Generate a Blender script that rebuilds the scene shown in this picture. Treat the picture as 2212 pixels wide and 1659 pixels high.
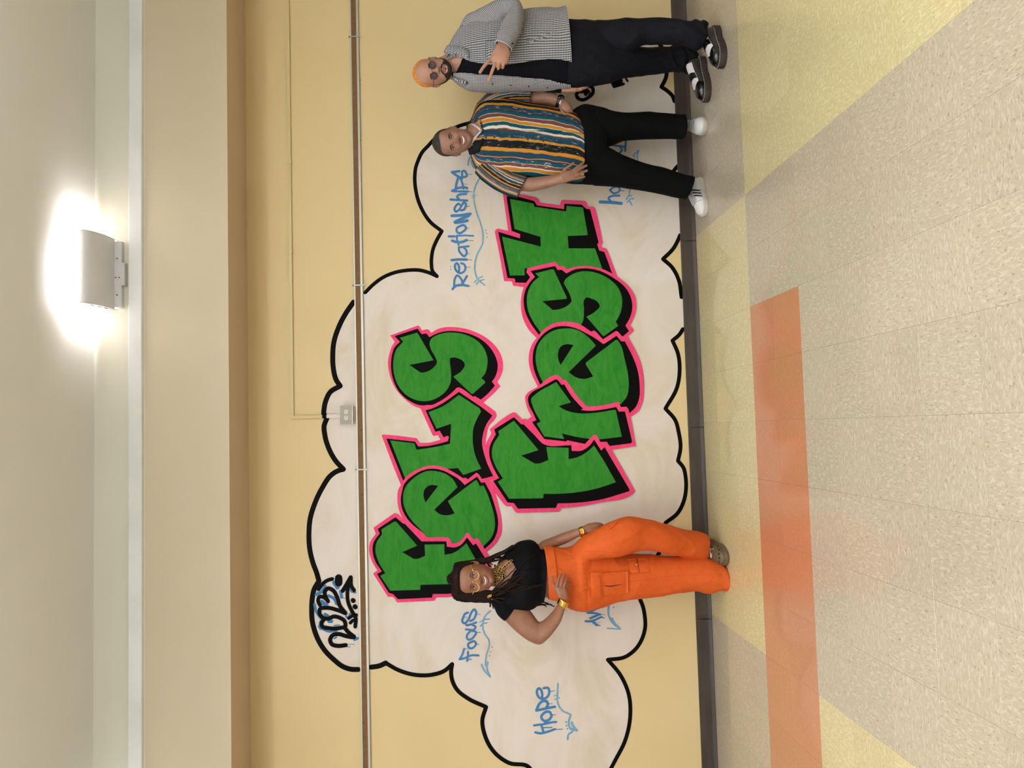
import bpy, bmesh, math, random
from mathutils import Vector, Matrix, noise
from mathutils.geometry import tessellate_polygon
random.seed(7)
for o in list(bpy.data.objects): bpy.data.objects.remove(o)
SC = bpy.context.scene
COL = SC.collection
# ------------------------------------------------------------------ camera
F_PX = 1684.5
YAW, PITCH, ROLL = 0.058271, -0.060474, -0.024078
CAM = Vector((-0.00845, -4.97059, 1.53202))
fw = Vector((math.sin(YAW)*math.cos(PITCH), math.cos(YAW)*math.cos(PITCH), math.sin(PITCH)))
r0 = Vector((math.cos(YAW), -math.sin(YAW), 0)); u0 = r0.cross(fw)
RT = math.cos(ROLL)*r0 + math.sin(ROLL)*u0
UP = -math.sin(ROLL)*r0 + math.cos(ROLL)*u0
cd = bpy.data.cameras.new('camera'); cam = bpy.data.objects.new('camera', cd); COL.objects.link(cam)
cd.sensor_fit = 'HORIZONTAL'; cd.sensor_width = 36; cd.lens = F_PX/2212*36; cd.clip_start = 0.05
ax, ay, az = -UP, RT, -fw          # the photographer held the phone upright: the frame is turned by 90 degrees
cam.matrix_world = Matrix(((ax.x, ay.x, az.x, CAM.x), (ax.y, ay.y, az.y, CAM.y), (ax.z, ay.z, az.z, CAM.z), (0, 0, 0, 1)))
SC.camera = cam
# ------------------------------------------------------------------ world, lights, exposure
SC.view_settings.view_transform = 'Standard'; SC.view_settings.look = 'None'
SC.view_settings.exposure = -0.18; SC.view_settings.gamma = 1.0; SC.view_settings.use_curve_mapping = False
wd = bpy.data.worlds.new('world'); SC.world = wd; wd.use_nodes = True
wd.node_tree.nodes['Background'].inputs[0].default_value = (0.9, 0.93, 1, 1)
wd.node_tree.nodes['Background'].inputs[1].default_value = 0.3
CEIL = 3.64
def area(name, loc, sx, sy, power, col=(.82, .92, 1.0), rot=(0, 0, 0), spread=180):
    l = bpy.data.lights.new(name, 'AREA'); l.shape = 'RECTANGLE'; l.size = sx; l.size_y = sy
    l.energy = power; l.color = col; l.spread = math.radians(spread)
    o = bpy.data.objects.new(name, l); o.location = loc; o.rotation_euler = rot; COL.objects.link(o); return o
PANELS = [(-1.6, -2.6, 30), (0.9, -2.6, 30), (-1.6, -5.4, 52), (0.9, -5.4, 52), (-4.1, -4.0, 24), (3.4, -5.4, 30), (-1.6, -8.2, 30), (0.9, -8.2, 30)]
for i, (x, y, p) in enumerate(PANELS):
    area('ceiling_panel_light', (x, y, CEIL-.03), 1.15, .55, p*.82)
ADDED_PEND = [(-1.9, -3.5), (1.7, -3.5), (-1.9, -6.6), (1.7, -6.6)]  # invented pendants above the view, added to lift the ceiling brightness
for x, y in ADDED_PEND: area('added_pendant_uplight', (x, y, 3.02), 1.2, .12, 98, (.80, .91, 1), (math.pi, 0, 0))
# ------------------------------------------------------------------ helpers
def lin(c):
    c = c/255.0
    return c/12.92 if c <= .04045 else ((c+.055)/1.055)**2.4
def rgb(r, g, b): return (lin(r), lin(g), lin(b), 1)
def W(px, py, d=0.0):
    """point on the vertical plane d metres in front of the wall, sighted from the survey camera"""
    dr = fw + RT*((1659-py)-829.5)/F_PX - UP*(px-1106)/F_PX
    return CAM + dr*((-d-CAM.y)/dr.y)
def FL(px, py, z=0.0):
    dr = fw + RT*((1659-py)-829.5)/F_PX - UP*(px-1106)/F_PX
    return CAM + dr*((z-CAM.z)/dr.z)
class MatB:
    def __init__(s, name, col, rough=.6, metal=0, spec=.5, coat=0):
        s.m = bpy.data.materials.new(name); s.m.use_nodes = True
        s.nt = s.m.node_tree; s.b = s.nt.nodes['Principled BSDF']
        s.b.inputs['Base Color'].default_value = col; s.b.inputs['Roughness'].default_value = rough
        s.b.inputs['Metallic'].default_value = metal; s.b.inputs['Specular IOR Level'].default_value = spec
        s.b.inputs['Coat Weight'].default_value = coat
    def n(s, t, **k):
        nd = s.nt.nodes.new(t)
        for a, v in k.items(): setattr(nd, a, v)
        return nd
    def l(s, a, b): s.nt.links.new(a, b)
    def coord(s, kind='Object', scale=(1, 1, 1), rot=(0, 0, 0)):
        tc = s.n('ShaderNodeTexCoord'); mp = s.n('ShaderNodeMapping')
        mp.inputs['Scale'].default_value = scale; mp.inputs['Rotation'].default_value = rot
        s.l(tc.outputs[kind], mp.inputs[0]); return mp.outputs[0]
    def noise(s, vec, scale, detail=4, rough=.6, dist=0):
        t = s.n('ShaderNodeTexNoise'); t.inputs['Scale'].default_value = scale; t.inputs['Detail'].default_value = detail
        t.inputs['Roughness'].default_value = rough; t.inputs['Distortion'].default_value = dist
        s.l(vec, t.inputs['Vector']); return t.outputs['Fac']
    def ramp(s, fac, stops, interp='LINEAR'):
        r = s.n('ShaderNodeValToRGB'); r.color_ramp.interpolation = interp
        while len(r.color_ramp.elements) > 1: r.color_ramp.elements.remove(r.color_ramp.elements[-1])
        r.color_ramp.elements[0].position = stops[0][0]; r.color_ramp.elements[0].color = stops[0][1]
        for p, c in stops[1:]:
            e = r.color_ramp.elements.new(p); e.color = c
        s.l(fac, r.inputs[0]); return r.outputs[0]
    def mix(s, fac, a, b, mode='MIX'):
        m = s.n('ShaderNodeMix', data_type='RGBA', blend_type=mode)
        if isinstance(fac, float): m.inputs[0].default_value = fac
        else: s.l(fac, m.inputs[0])
        for v, i in ((a, 6), (b, 7)):
            if isinstance(v, tuple): m.inputs[i].default_value = v
            else: s.l(v, m.inputs[i])
        return m.outputs[2]
    def math(s, op, a, b=None):
        m = s.n('ShaderNodeMath', operation=op)
        for v, i in ((a, 0), (b, 1)):
            if v is None: continue
            if isinstance(v, (int, float)): m.inputs[i].default_value = v
            else: s.l(v, m.inputs[i])
        return m.outputs[0]
    def col(s, o): s.l(o, s.b.inputs['Base Color']); return s
    def bump(s, h, strength=.3, dist=.002):
        b = s.n('ShaderNodeBump'); b.inputs['Strength'].default_value = strength; b.inputs['Distance'].default_value = dist
        s.l(h, b.inputs['Height']); s.l(b.outputs[0], s.b.inputs['Normal']); return s
def vary(name, c1, c2, scale=6, rough=.6, stretch=(1, 1, 1), lo=.35, hi=.65, bump=0, bscale=200, **k):
    m = MatB(name, c1, rough, **k); v = m.coord('Object', stretch)
    f = m.noise(v, scale); m.col(m.ramp(f, [(lo, c1), (hi, c2)]))
    if bump: m.bump(m.noise(m.coord('Object'), bscale, 3), bump)
    return m.m
def tag(o, label=None, cat=None, group=None, kind=None):
    if label: o['label'] = label
    if cat: o['category'] = cat
    if group: o['group'] = group
    if kind: o['kind'] = kind
    return o
def mk(name, verts, faces, mat, parent=None, smooth=False, uvs=None):
    me = bpy.data.meshes.new(name); me.from_pydata([tuple(v) for v in verts], [], faces); me.update()
    if mat is not None: me.materials.append(mat)
    if smooth: me.polygons.foreach_set('use_smooth', [True]*len(me.polygons))
    if uvs is not None:
        ul = me.uv_layers.new(name='UVMap')
        for lp in me.loops: ul.data[lp.index].uv = uvs[lp.vertex_index]
    o = bpy.data.objects.new(name, me); COL.objects.link(o)
    if parent is not None: o.parent = parent
    return o
def empty(name, loc=(0, 0, 0)):
    o = bpy.data.objects.new(name, None); COL.objects.link(o); o.location = loc; o.empty_display_size = .1; return o
class G:
    """collects shapes into one mesh"""
    def __init__(s): s.v = []; s.f = []; s.uv = []
    def add(s, v, f, uv=None):
        k = len(s.v); s.v += [Vector(p) for p in v]; s.f += [tuple(i+k for i in q) for q in f]
        s.uv += uv if uv else [(0, 0)]*len(v); return s
    def box(s, a, b):
        x0, y0, z0 = a; x1, y1, z1 = b
        return s.add([(x0,y0,z0),(x1,y0,z0),(x1,y1,z0),(x0,y1,z0),(x0,y0,z1),(x1,y0,z1),(x1,y1,z1),(x0,y1,z1)],
              [(0,3,2,1),(4,5,6,7),(0,1,5,4),(1,2,6,5),(2,3,7,6),(3,0,4,7)])
    def tube(s, pts, rads, n=8, flat=1.0, nrm=None, cap=True):
        pts = [Vector(p) for p in pts]; m = len(pts)
        if not isinstance(rads, (list, tuple)): rads = [rads]*m
        v = []; f = []; prev = None
        for i, p in enumerate(pts):
            t = (pts[min(i+1, m-1)]-pts[max(i-1, 0)]).normalized()
            a = prev if prev is not None else (nrm if nrm is not None else (Vector((0, 1, 0)) if abs(t.y) < .9 else Vector((1, 0, 0))))
            a = (a-t*a.dot(t)).normalized(); b = t.cross(a); prev = a
            for k in range(n):
                an = 2*math.pi*k/n
                v.append(p + (a*math.cos(an)*flat + b*math.sin(an))*rads[i])
        for i in range(m-1):
            for k in range(n):
                f.append((i*n+k, i*n+(k+1) % n, (i+1)*n+(k+1) % n, (i+1)*n+k))
        if cap:
            v.append(pts[0]-(pts[1]-pts[0]).normalized()*rads[0]*.5); v.append(pts[-1]+(pts[-1]-pts[-2]).normalized()*rads[-1]*.5)
            for k in range(n):
                f.append((m*n, (k+1) % n, k)); f.append((m*n+1, (m-1)*n+k, (m-1)*n+(k+1) % n))
        return s.add(v, f)
    def ball(s, c, r, n=12, m=8, M=None):
        c = Vector(c); r = Vector(r) if not isinstance(r, (int, float)) else Vector((r, r, r)); v = []; f = []
        for j in range(m+1):
            ph = math.pi*j/m
            for k in range(n):
                p = Vector((r.x*math.sin(ph)*math.cos(2*math.pi*k/n), r.y*math.sin(ph)*math.sin(2*math.pi*k/n), r.z*math.cos(ph)))
                v.append(c + (M @ p if M else p))
        for j in range(m):
            for k in range(n):
                f.append((j*n+k, (j+1)*n+k, (j+1)*n+(k+1) % n, j*n+(k+1) % n))
        return s.add(v, f)
    def mesh(s, name, mat, parent=None, smooth=True): return mk(name, s.v, s.f, mat, parent, smooth, s.uv)
def crom(pts, steps=6, closed=False):
    """pts: tuples, corner when length 2, smooth when length 3"""
    P = [(Vector((p[0], p[1], 0)), len(p) > 2) for p in pts]; n = len(P); out = []
    for i in range(n if closed else n-1):
        a, sa = P[i]; b, sb = P[(i+1) % n]
        pa = P[(i-1) % n][0] if (closed or i > 0) else a
        nb = P[(i+2) % n][0] if (closed or i < n-2) else b
        if not sa and not sb: out.append(a); continue
        L = (b-a).length
        def tan(q0, q, q1):
            l0 = max((q-q0).length, 1e-6); l1 = max((q1-q).length, 1e-6)
            return ((q-q0)/l0*l1 + (q1-q)/l1*l0)/(l0+l1)
        if not closed and i == 0: sa = False
        if not closed and i == n-2: sb = False
        ta = tan(pa, a, b)*L if sa else (b-a)
        tb = tan(a, b, nb)*L if sb else (b-a)
        for k in range(steps):
            t = k/steps; t2 = t*t; t3 = t2*t
            out.append(a*(2*t3-3*t2+1)+ta*(t3-2*t2+t)+b*(-2*t3+3*t2)+tb*(t3-t2))
    if not closed: out.append(P[-1][0])
    return [(p.x, p.y) for p in out]
def wallpoly(g, pts, d, holes=()):
    loops = [[W(x, y, 0) for x, y in pts]] + [[W(x, y, 0) for x, y in h] for h in holes]
    flat = [p for l in loops for p in l]
    tr = tessellate_polygon([[Vector((p.x, p.z, 0)) for p in l] for l in loops])
    v = [(p.x, -d, p.z) for p in flat]; f = []
    for a, b, c in tr:
        A, B, Cc = flat[a], flat[b], flat[c]
        f.append((a, b, c) if (B.x-A.x)*(Cc.z-A.z)-(B.z-A.z)*(Cc.x-A.x) > 0 else (a, c, b))
    g.add(v, f, [(p.x, p.z) for p in flat])
NST = [0]
def stroke(g, pts, w, d, wend=None, cap=True):
    """brush stroke on the wall, width w in survey units; each lies a hair above the last"""
    for i in range(1, len(pts)-1):
        a = Vector((pts[i][0]-pts[i-1][0], pts[i][1]-pts[i-1][1])); b = Vector((pts[i+1][0]-pts[i][0], pts[i+1][1]-pts[i][1]))
        if a.length > 1e-6 and b.length > 1e-6 and a.normalized().dot(b.normalized()) < .5:
            stroke(g, pts[:i+1], w, d, None, cap); stroke(g, pts[i:], w, d, None, cap); return
    NST[0] = (NST[0]+1) % 24; d = d+NST[0]*.00004
    P = [Vector((x, y, 0)) for x, y in pts]; n = len(P); L = []; R = []
    for i, p in enumerate(P):
        t = (P[min(i+1, n-1)]-P[max(i-1, 0)]); t = t.normalized() if t.length > 1e-6 else Vector((1, 0, 0))
        nn = Vector((-t.y, t.x, 0)); ww = (w + ((wend-w)*i/(n-1) if wend is not None else 0))/2
        L.append(p+nn*ww); R.append(p-nn*ww)
    v = []; f = []
    for a, b in zip(L, R):
        for q in (a, b):
            q3 = W(q.x, q.y, 0); v.append((q3.x, -d, q3.z))
    for i in range(n-1): f.append((2*i, 2*i+1, 2*i+3, 2*i+2))
    if cap:
        for e, ww in ((0, w), (n-1, wend if wend is not None else w)):
            if ww < 1.2: continue
            k = len(v)
            for j in range(10):
                an = 2*math.pi*j/10; q3 = W(P[e].x+math.cos(an)*ww/2, P[e].y+math.sin(an)*ww/2, 0); v.append((q3.x, -d-(.00001 if e == 0 else .000022), q3.z))
            f.append(tuple(range(k, k+10)))
    g.add(v, f, [(p[0], p[2]) for p in v])
# ------------------------------------------------------------------ materials of the setting
def wallmat(name, c1, c2, rough=.55, bump=.12):
    m = MatB(name, c1, rough); v = m.coord('Object')
    m.col(m.ramp(m.noise(v, .9, 3), [(.35, c1), (.65, c2)])); m.bump(m.noise(v, 160, 3), bump, .001); return m.m
M_wall = wallmat('cream_wall_paint', rgb(226, 200, 150), rgb(222, 195, 143))
M_fascia = wallmat('beige_bulkhead_paint', rgb(208, 192, 164), rgb(204, 187, 158))
M_upper = wallmat('pale_upper_paint', rgb(220, 214, 196), rgb(216, 209, 190))
M_ceil = wallmat('ceiling_paint', rgb(230, 227, 220), rgb(226, 223, 215))
M_room = wallmat('pale_room_paint', rgb(222, 220, 214), rgb(218, 216, 210))
M_soff = wallmat('soffit_paint', rgb(205, 180, 152), rgb(200, 176, 148))
M_trim = vary('white_trim_paint', rgb(232, 230, 226), rgb(222, 220, 214), 3, .45)
M_base = vary('dark_rubber_base', rgb(74, 63, 56), rgb(62, 52, 46), 4, .38, stretch=(1, 1, 6))
# ------------------------------------------------------------------ shell of the room
def struct(name, g, mat, parent=None):
    o = g.mesh(name, mat, parent, smooth=False)
    if parent is None: o['kind'] = 'structure'
    return o
X0, X1, YB = -5.2, 5.6, -9.6
FY = -0.3984; FZ = 2.8877
g = G(); g.box((X0, 0, -.02), (X1, .12, FZ)); wall = struct('wall_back', g, M_wall)
g = G(); g.add([(X0, FY, FZ), (X1, FY, FZ), (X1, .001, FZ), (X0, .001, FZ), (X0, FY+.004, FZ+.004), (X1, FY+.004, FZ+.004), (X1, .001, FZ+.004), (X0, .001, FZ+.004)], [(0, 3, 2, 1), (4, 5, 6, 7)]); struct('ceiling_soffit', g, M_soff)
g = G(); g.add([(X0, FY, FZ), (X1, FY, FZ), (X1, FY, 3.36), (X0, FY, 3.36), (X0, FY+.12, FZ+.006), (X1, FY+.12, FZ+.006), (X1, FY+.12, 3.36), (X0, FY+.12, 3.36)], [(0, 1, 2, 3), (5, 4, 7, 6), (3, 2, 6, 7)]); struct('wall_bulkhead', g, M_fascia)
g = G(); g.box((X0, FY, 3.36), (X1, .12, CEIL)); struct('wall_upper', g, M_upper)
g = G()
prof = [(0, 3.366), (.022, 3.367), (.026, 3.372), (.026, 3.437), (.022, 3.443), (0, 3.446)]
n = len(prof); v = [(x, FY-a, z) for x in (X0, X1) for a, z in prof]
g.add(v, [(i, i+1, n+i+1, n+i) for i in range(n-1)]); struct('trim_1', g, M_trim)
g = G(); g.box((X0, YB, CEIL), (X1, .12, CEIL+.1)); struct('ceiling', g, M_ceil)
g = G(); g.box((X0-.1, YB, -.02), (X0, .12, CEIL)); struct('wall_left', g, M_room)
g = G(); g.box((X1, YB, -.02), (X1+.1, .12, CEIL)); struct('wall_right', g, M_room)
g = G(); g.box((X0, YB-.1, -.02), (X1, YB, CEIL)); struct('wall_rear', g, M_room)
# ceiling panels (real lamps of the room, outside the frame)
M_emit = MatB('lamp_diffuser', (.9, .9, .9, 1), .5); M_emit.b.inputs['Emission Color'].default_value = (1, .94, .86, 1); M_emit.b.inputs['Emission Strength'].default_value = 3
for i, (x, y, p) in enumerate(PANELS):
    t = empty('ceiling_lamp', (x, y, CEIL)); tag(t, 'recessed rectangular ceiling lamp panel above the open room', 'lamp', 'ceiling lamp panels')
    g = G(); g.box((-.62, -.32, -.02), (.62, -.28, 0)); g.box((-.62, .28, -.02), (.62, .32, 0)); g.box((-.62, -.28, -.02), (-.58, .28, 0)); g.box((.58, -.28, -.02), (.62, .28, 0))
    g.mesh('frame', M_trim, t, False); g = G(); g.box((-.58, -.28, -.008), (.58, .28, 0)); g.mesh('diffuser', M_emit.m, t, False)
for x, y in ADDED_PEND:  # bodies for the added uplights, not known fixtures of the room
    t = empty('added_pendant_lamp', (x, y, 3.0)); tag(t, 'slim pendant lamp out of view, added to brighten the ceiling', 'lamp', 'pendant lamps added as ceiling uplights')
    g = G(); g.box((-.64, -.09, -.05), (.64, .09, -.04)); g.box((-.64, -.09, -.05), (.64, -.08, .02)); g.box((-.64, .08, -.05), (.64, .09, .02)); g.box((-.64, -.09, -.05), (-.63, .09, .02)); g.box((.63, -.09, -.05), (.64, .09, .02)); g.mesh('housing', M_trim, t, False)
    for sx_ in (-.5, .5): g = G(); g.tube([(sx_, .085, .02), (sx_, .085, CEIL-3.0)], .002, 6); g.mesh('cable', M_trim, t)
# ------------------------------------------------------------------ floor of vinyl tiles
T = .3048
def tilemat(name, base, dark, light, amt=.5):
    m = MatB(name, base, .32, spec=.5, coat=.55); m.b.inputs['Coat Roughness'].default_value = .07
    tc = m.n('ShaderNodeTexCoord'); oi = m.n('ShaderNodeObjectInfo'); off = m.n('ShaderNodeVectorMath', operation='MULTIPLY_ADD')
    cx = m.n('ShaderNodeCombineXYZ'); m.l(oi.outputs['Random'], cx.inputs[0]); m.l(oi.outputs['Random'], cx.inputs[1])
    off.inputs[1].default_value = (37, 53, 0); m.l(cx.outputs[0], off.inputs[0]); m.l(tc.outputs['Object'], off.inputs[2])
    mp = m.n('ShaderNodeMapping'); mp.inputs['Scale'].default_value = (1, .38, 1); m.l(off.outputs[0], mp.inputs[0]); v = mp.outputs[0]
    c = m.ramp(m.noise(v, 95, 3, .55, .6), [(.36, light), (.5, base), (.62, base)])
    c = m.mix(m.ramp(m.noise(v, 150, 2, .5, .4), [(.62, (0, 0, 0, 1)), (.68, (1, 1, 1, 1))]), c, dark)
    c2 = m.mix(m.ramp(m.noise(v, 130, 2, .5, .9), [(.6, (0, 0, 0, 1)), (.66, (amt, amt, amt, 1))]), c, light)
    tone = m.math('MULTIPLY_ADD', oi.outputs['Random'], .07); m.nt.nodes[-1].inputs[2].default_value = .95
    hs = m.n('ShaderNodeHueSaturation'); m.l(tone, hs.inputs['Value']); m.l(c2, hs.inputs['Color']); m.col(hs.outputs[0])
    m.bump(m.noise(m.coord('Object'), 9, 2), .05, .004); return m.m
M_tb = tilemat('beige_vinyl_tile', rgb(180, 164, 141), rgb(154, 133, 110), rgb(198, 184, 162))
M_ty = tilemat('yellow_vinyl_tile', rgb(202, 184, 138), rgb(184, 162, 112), rgb(218, 204, 158))
M_to = tilemat('orange_vinyl_tile', rgb(190, 122, 86), rgb(182, 112, 76), rgb(198, 132, 96), .15)
g = G(); g.box((X0, YB, -.06), (X1, .12, -.0035)); floor = struct('floor', g, vary('floor_joint', rgb(150, 136, 112), rgb(136, 122, 100), 9, .7))
# plain tile field beyond the individually laid tiles
gb = G()
def tilemesh(mat):
    g = G(); h = T/2-.00025; c = .0005
    g.add([(-h,-h,-.0035),(h,-h,-.0035),(h,h,-.0035),(-h,h,-.0035),(-h,-h,-.0003),(h,-h,-.0003),(h,h,-.0003),(-h,h,-.0003),
           (-h+c,-h+c,0),(h-c,-h+c,0),(h-c,h-c,0),(-h+c,h-c,0)],
          [(0,1,5,4),(1,2,6,5),(2,3,7,6),(3,0,4,7),(4,5,9,8),(5,6,10,9),(6,7,11,10),(7,4,8,11),(8,9,10,11)])
    me = bpy.data.meshes.new('tile'); me.from_pydata([tuple(v) for v in g.v], [], g.f); me.materials.append(mat); return me
TM = {k: tilemesh(m) for k, m in (('b', M_tb), ('y', M_ty), ('o', M_to))}
for row in range(0, 34):
    for u in range(-17, 18):
        if row < 3: k = 'y' if -4 <= u < 4 else 'b'
        elif row < 5: k = 'o' if u < 2 else ('b' if u < 4 else 'y')
        else: k = 'b' if -4 <= u < 4 else 'y'
        cx, cy = (u+.5)*T, -(row+.5)*T
        if row < 13 and -10 <= u < 11:
            o = bpy.data.objects.new('tile', TM[k]); COL.objects.link(o); o.parent = floor
            o.location = (cx, cy, random.uniform(-.0002, .0002)); o.rotation_euler = (0, 0, math.pi/2*((row+u) % 2) + math.pi*random.randint(0, 1))
        elif X0 < cx < X1 and row < 31:
            h = T/2-.0006; gb.add([(cx-h, cy-h, 0), (cx+h, cy-h, 0), (cx+h, cy+h, 0), (cx-h, cy+h, 0)], [(0, 1, 2, 3)])
tag(gb.mesh('tile_field', M_tb, floor, False), kind='stuff')
# ------------------------------------------------------------------ baseboard: rubber cove strips
t = empty('baseboard_back'); t['kind'] = 'structure'
prof = [(.0005, .1), (.005, .1), (.006, .094), (.006, .022), (.009, .012), (.016, .004), (.02, .0015), (.02, .0005)]
sx = W(1506, 923, 0).x; xs = [sx+1.2192*k for k in range(-5, 6)]
for a, b in zip(xs[:-1], xs[1:]):
    a += .0008; b -= .0008; n = len(prof)
    g = G(); g.add([(x, -p, z) for x in (a, b) for p, z in prof], [(i, n+i, n+i+1, i+1) for i in range(n-1)] + [tuple(range(n-1, -1, -1)), tuple(range(n, 2*n))])
    g.mesh('baseboard_strip', M_base, t, False)
# ------------------------------------------------------------------ mural
def paint(name, c1, c2, sc=14, stretch=(1, 1, 3), rough=.6, lo=.3, hi=.7):
    m = MatB(name, c1, rough, spec=.08); v = m.coord('Object', stretch)
    f = m.noise(v, sc, 6, .65, 1.6); m.col(m.ramp(f, [(lo, c1), (hi, c2)])); m.bump(f, .15, .001); return m.m
P_white = MatB('mural_white_paint', rgb(226, 215, 203), .55)
v = P_white.coord('Object', (1, 1, 1.6)); f = P_white.noise(v, 1.6, 6, .6, 1.2)
P_white.col(P_white.ramp(f, [(.32, rgb(216, 198, 174)), (.5, rgb(226, 211, 198)), (.7, rgb(231, 219, 210))])); P_white.bump(P_white.noise(v, 30, 5, .6, 2), .2, .001); P_white = P_white.m
P_black = paint('mural_black_paint', rgb(9, 8, 7), rgb(5, 5, 4), 20)
P_green = paint('mural_green_paint', rgb(38, 122, 38), rgb(64, 138, 50), 6, (1, 1, 3))
P_pink = paint('mural_pink_paint', rgb(234, 56, 108), rgb(240, 84, 128), 10)
P_blue = paint('mural_blue_paint', rgb(66, 120, 172), rgb(78, 132, 182), 18)
P_lblue = paint('mural_light_blue_paint', rgb(140, 180, 204), rgb(96, 146, 182), 30)
mural = empty('mural', (0, 0, 0)); tag(mural, 'painted cloud mural with green block lettering and pink outlines on cream wall', 'mural')
def Z(ox, oy, s): return lambda pts: [((p[0]/s+ox, p[1]/s+oy) if len(p) == 2 else (p[0]/s+ox, p[1]/s+oy, 1)) for p in pts]
def S(txt):
    """'x,y' corner, 'x,y~' smooth"""
    out = []
    for w in txt.split():
        sm = w.endswith('~'); a, b = w.rstrip('~').split(',')
        out.append((float(a), float(b), 1) if sm else (float(a), float(b)))
    return out
# cloud outline, sighted points
SEG = [S(s) for s in (
 '789,632 806,615~ 828,599~ 850,589.7~ 879,584~ 907.6,584~ 929,590~ 944,597',
 '944,597 934,585~ 932,571.6~ 932,560~ 935,540~ 943,520~ 954.5,499.5',
 '954.5,499.5 930,480~ 908,445~ 898,410~ 896,380~ 898,362.7~ 903.4,346.5~ 912,329~ 925,315~ 936,303~ 958,286~ 985,275~ 997,270.5~ 1011,266.7~ 1040,262~ 1065,262',
 '1065,262 1085,235~ 1115,205~ 1150,192',
 '1150,192 1160,150~ 1200,105~ 1270,72~ 1340,66~ 1400,78~ 1422,92',
 '1422,92 1436,112~ 1441,135~ 1440.7,154~ 1438,168.5~ 1428.6,188',
 '1428.6,188 1440.7,196~ 1452.7,208~ 1457,219',
 '1468,355 1461,362~ 1452,374', '1452,374 1462,392~ 1470,410',
 '1469,508 1463,522~ 1455,536~ 1432,559.7',
 '1432,559.7 1451.8,577.8~ 1466,605~ 1472,642',
 '1475,711 1468,722~ 1452.5,735.8',
 '1452.5,735.8 1464.4,764~ 1468,800~ 1462.6,836~ 1437.3,882.6',
 '1437.3,882.6 1459,908.7~ 1466,934~ 1469.9,966.5~ 1464.4,995.5',
 '1464.4,995.5 1476,1010~ 1481,1031.6~ 1481.8,1055~ 1476,1085~ 1464,1108~ 1437.3,1129.5',
 '1437.3,1129.5 1437,1160~ 1420,1200~ 1385,1230',
 '1385,1230 1376,1262~ 1381.8,1292.7~ 1388.3,1309~ 1392.6,1330.6~ 1393.7,1352~ 1389,1374~ 1374.5,1400~ 1350,1419~ 1313,1425',
 '1313,1425 1340,1458~ 1358,1500~ 1361,1550~ 1350,1600~ 1330,1640~ 1300,1690~ 1240,1730~ 1190,1720~ 1160,1670')]
SEGB = [S(s) for s in (
 '1160,1690 1140,1655~ 1100,1648~ 1068,1625~ 1048,1590~ 1042,1555~ 1050,1527',
 '1050,1527 1010,1508~ 987.5,1490~ 977.4,1471~ 974.5,1449.6~ 976.8,1434.4',
 '976.8,1434.4 960,1448.8~ 935,1457~ 900,1458~ 860,1447~ 833.3,1432',
 '833.3,1432 820,1438~ 801.6,1441',
 '774,1446 757.6,1445.4~ 741.4,1440~ 721,1424.6~ 700.7,1403.5~ 686.9,1380.7~ 677.9,1356~ 674.5,1340~ 673.4,1317.6~ 674.6,1293~ 678.7,1273~ 689,1255',
 '689,1255 683.6,1236~ 677.5,1220~ 669,1185~ 667.5,1150~ 669.8,1122~ 680.7,1086~ 696,1054~ 716.9,1025~ 730,1017~ 742,1013.7',
 '742,1013.7 726,996.5~ 710.4,969~ 701.8,940~ 700.3,920~ 706,904',
 '706,904 700,895~ 700.3,882~ 704.7,863.4~ 713,847.5~ 735,833.7',
 '735,833.7 727,822~ 720,795~ 718.8,769.8~ 721,740.8~ 732.6,704.7~ 747,677~ 763.7,652.6')]
g = G(); fill = []
for s in SEG[:7]: fill += crom(s, 6)[:-1]
fill += [(1480, 221), (1482, 352)]
for s in SEG[7:9]: fill += crom(s, 6)[:-1]
fill += [(1484, 412), (1486, 506)]
for s in SEG[9:11]: fill += crom(s, 6)[:-1]
fill += [(1480, 642), (1484, 711)]
for s in SEG[11:]: fill += crom(s, 6)[:-1]
for s in SEGB: fill += crom(s, 6)
wallpoly(g, fill, .0006)
g.mesh('cloud_fill', P_white, mural, False)
runs = [[]]
for i, s in enumerate(SEG+SEGB):
    p = crom(s, 8); w = (8.5 if i >= 5 else 8.0) if i < len(SEG) else (11 if i-len(SEG) >= 3 else 9)
    if runs[-1] and (abs(runs[-1][-1][0][-1][0]-p[0][0]) + abs(runs[-1][-1][0][-1][1]-p[0][1]) > 2): runs.append([])
    runs[-1].append((p, w))
for r in runs:
    g = G()
    for i, (p, w) in enumerate(r): stroke(g, p, w, .0009)
    g.mesh('cloud_outline', P_black, mural, False)
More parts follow.
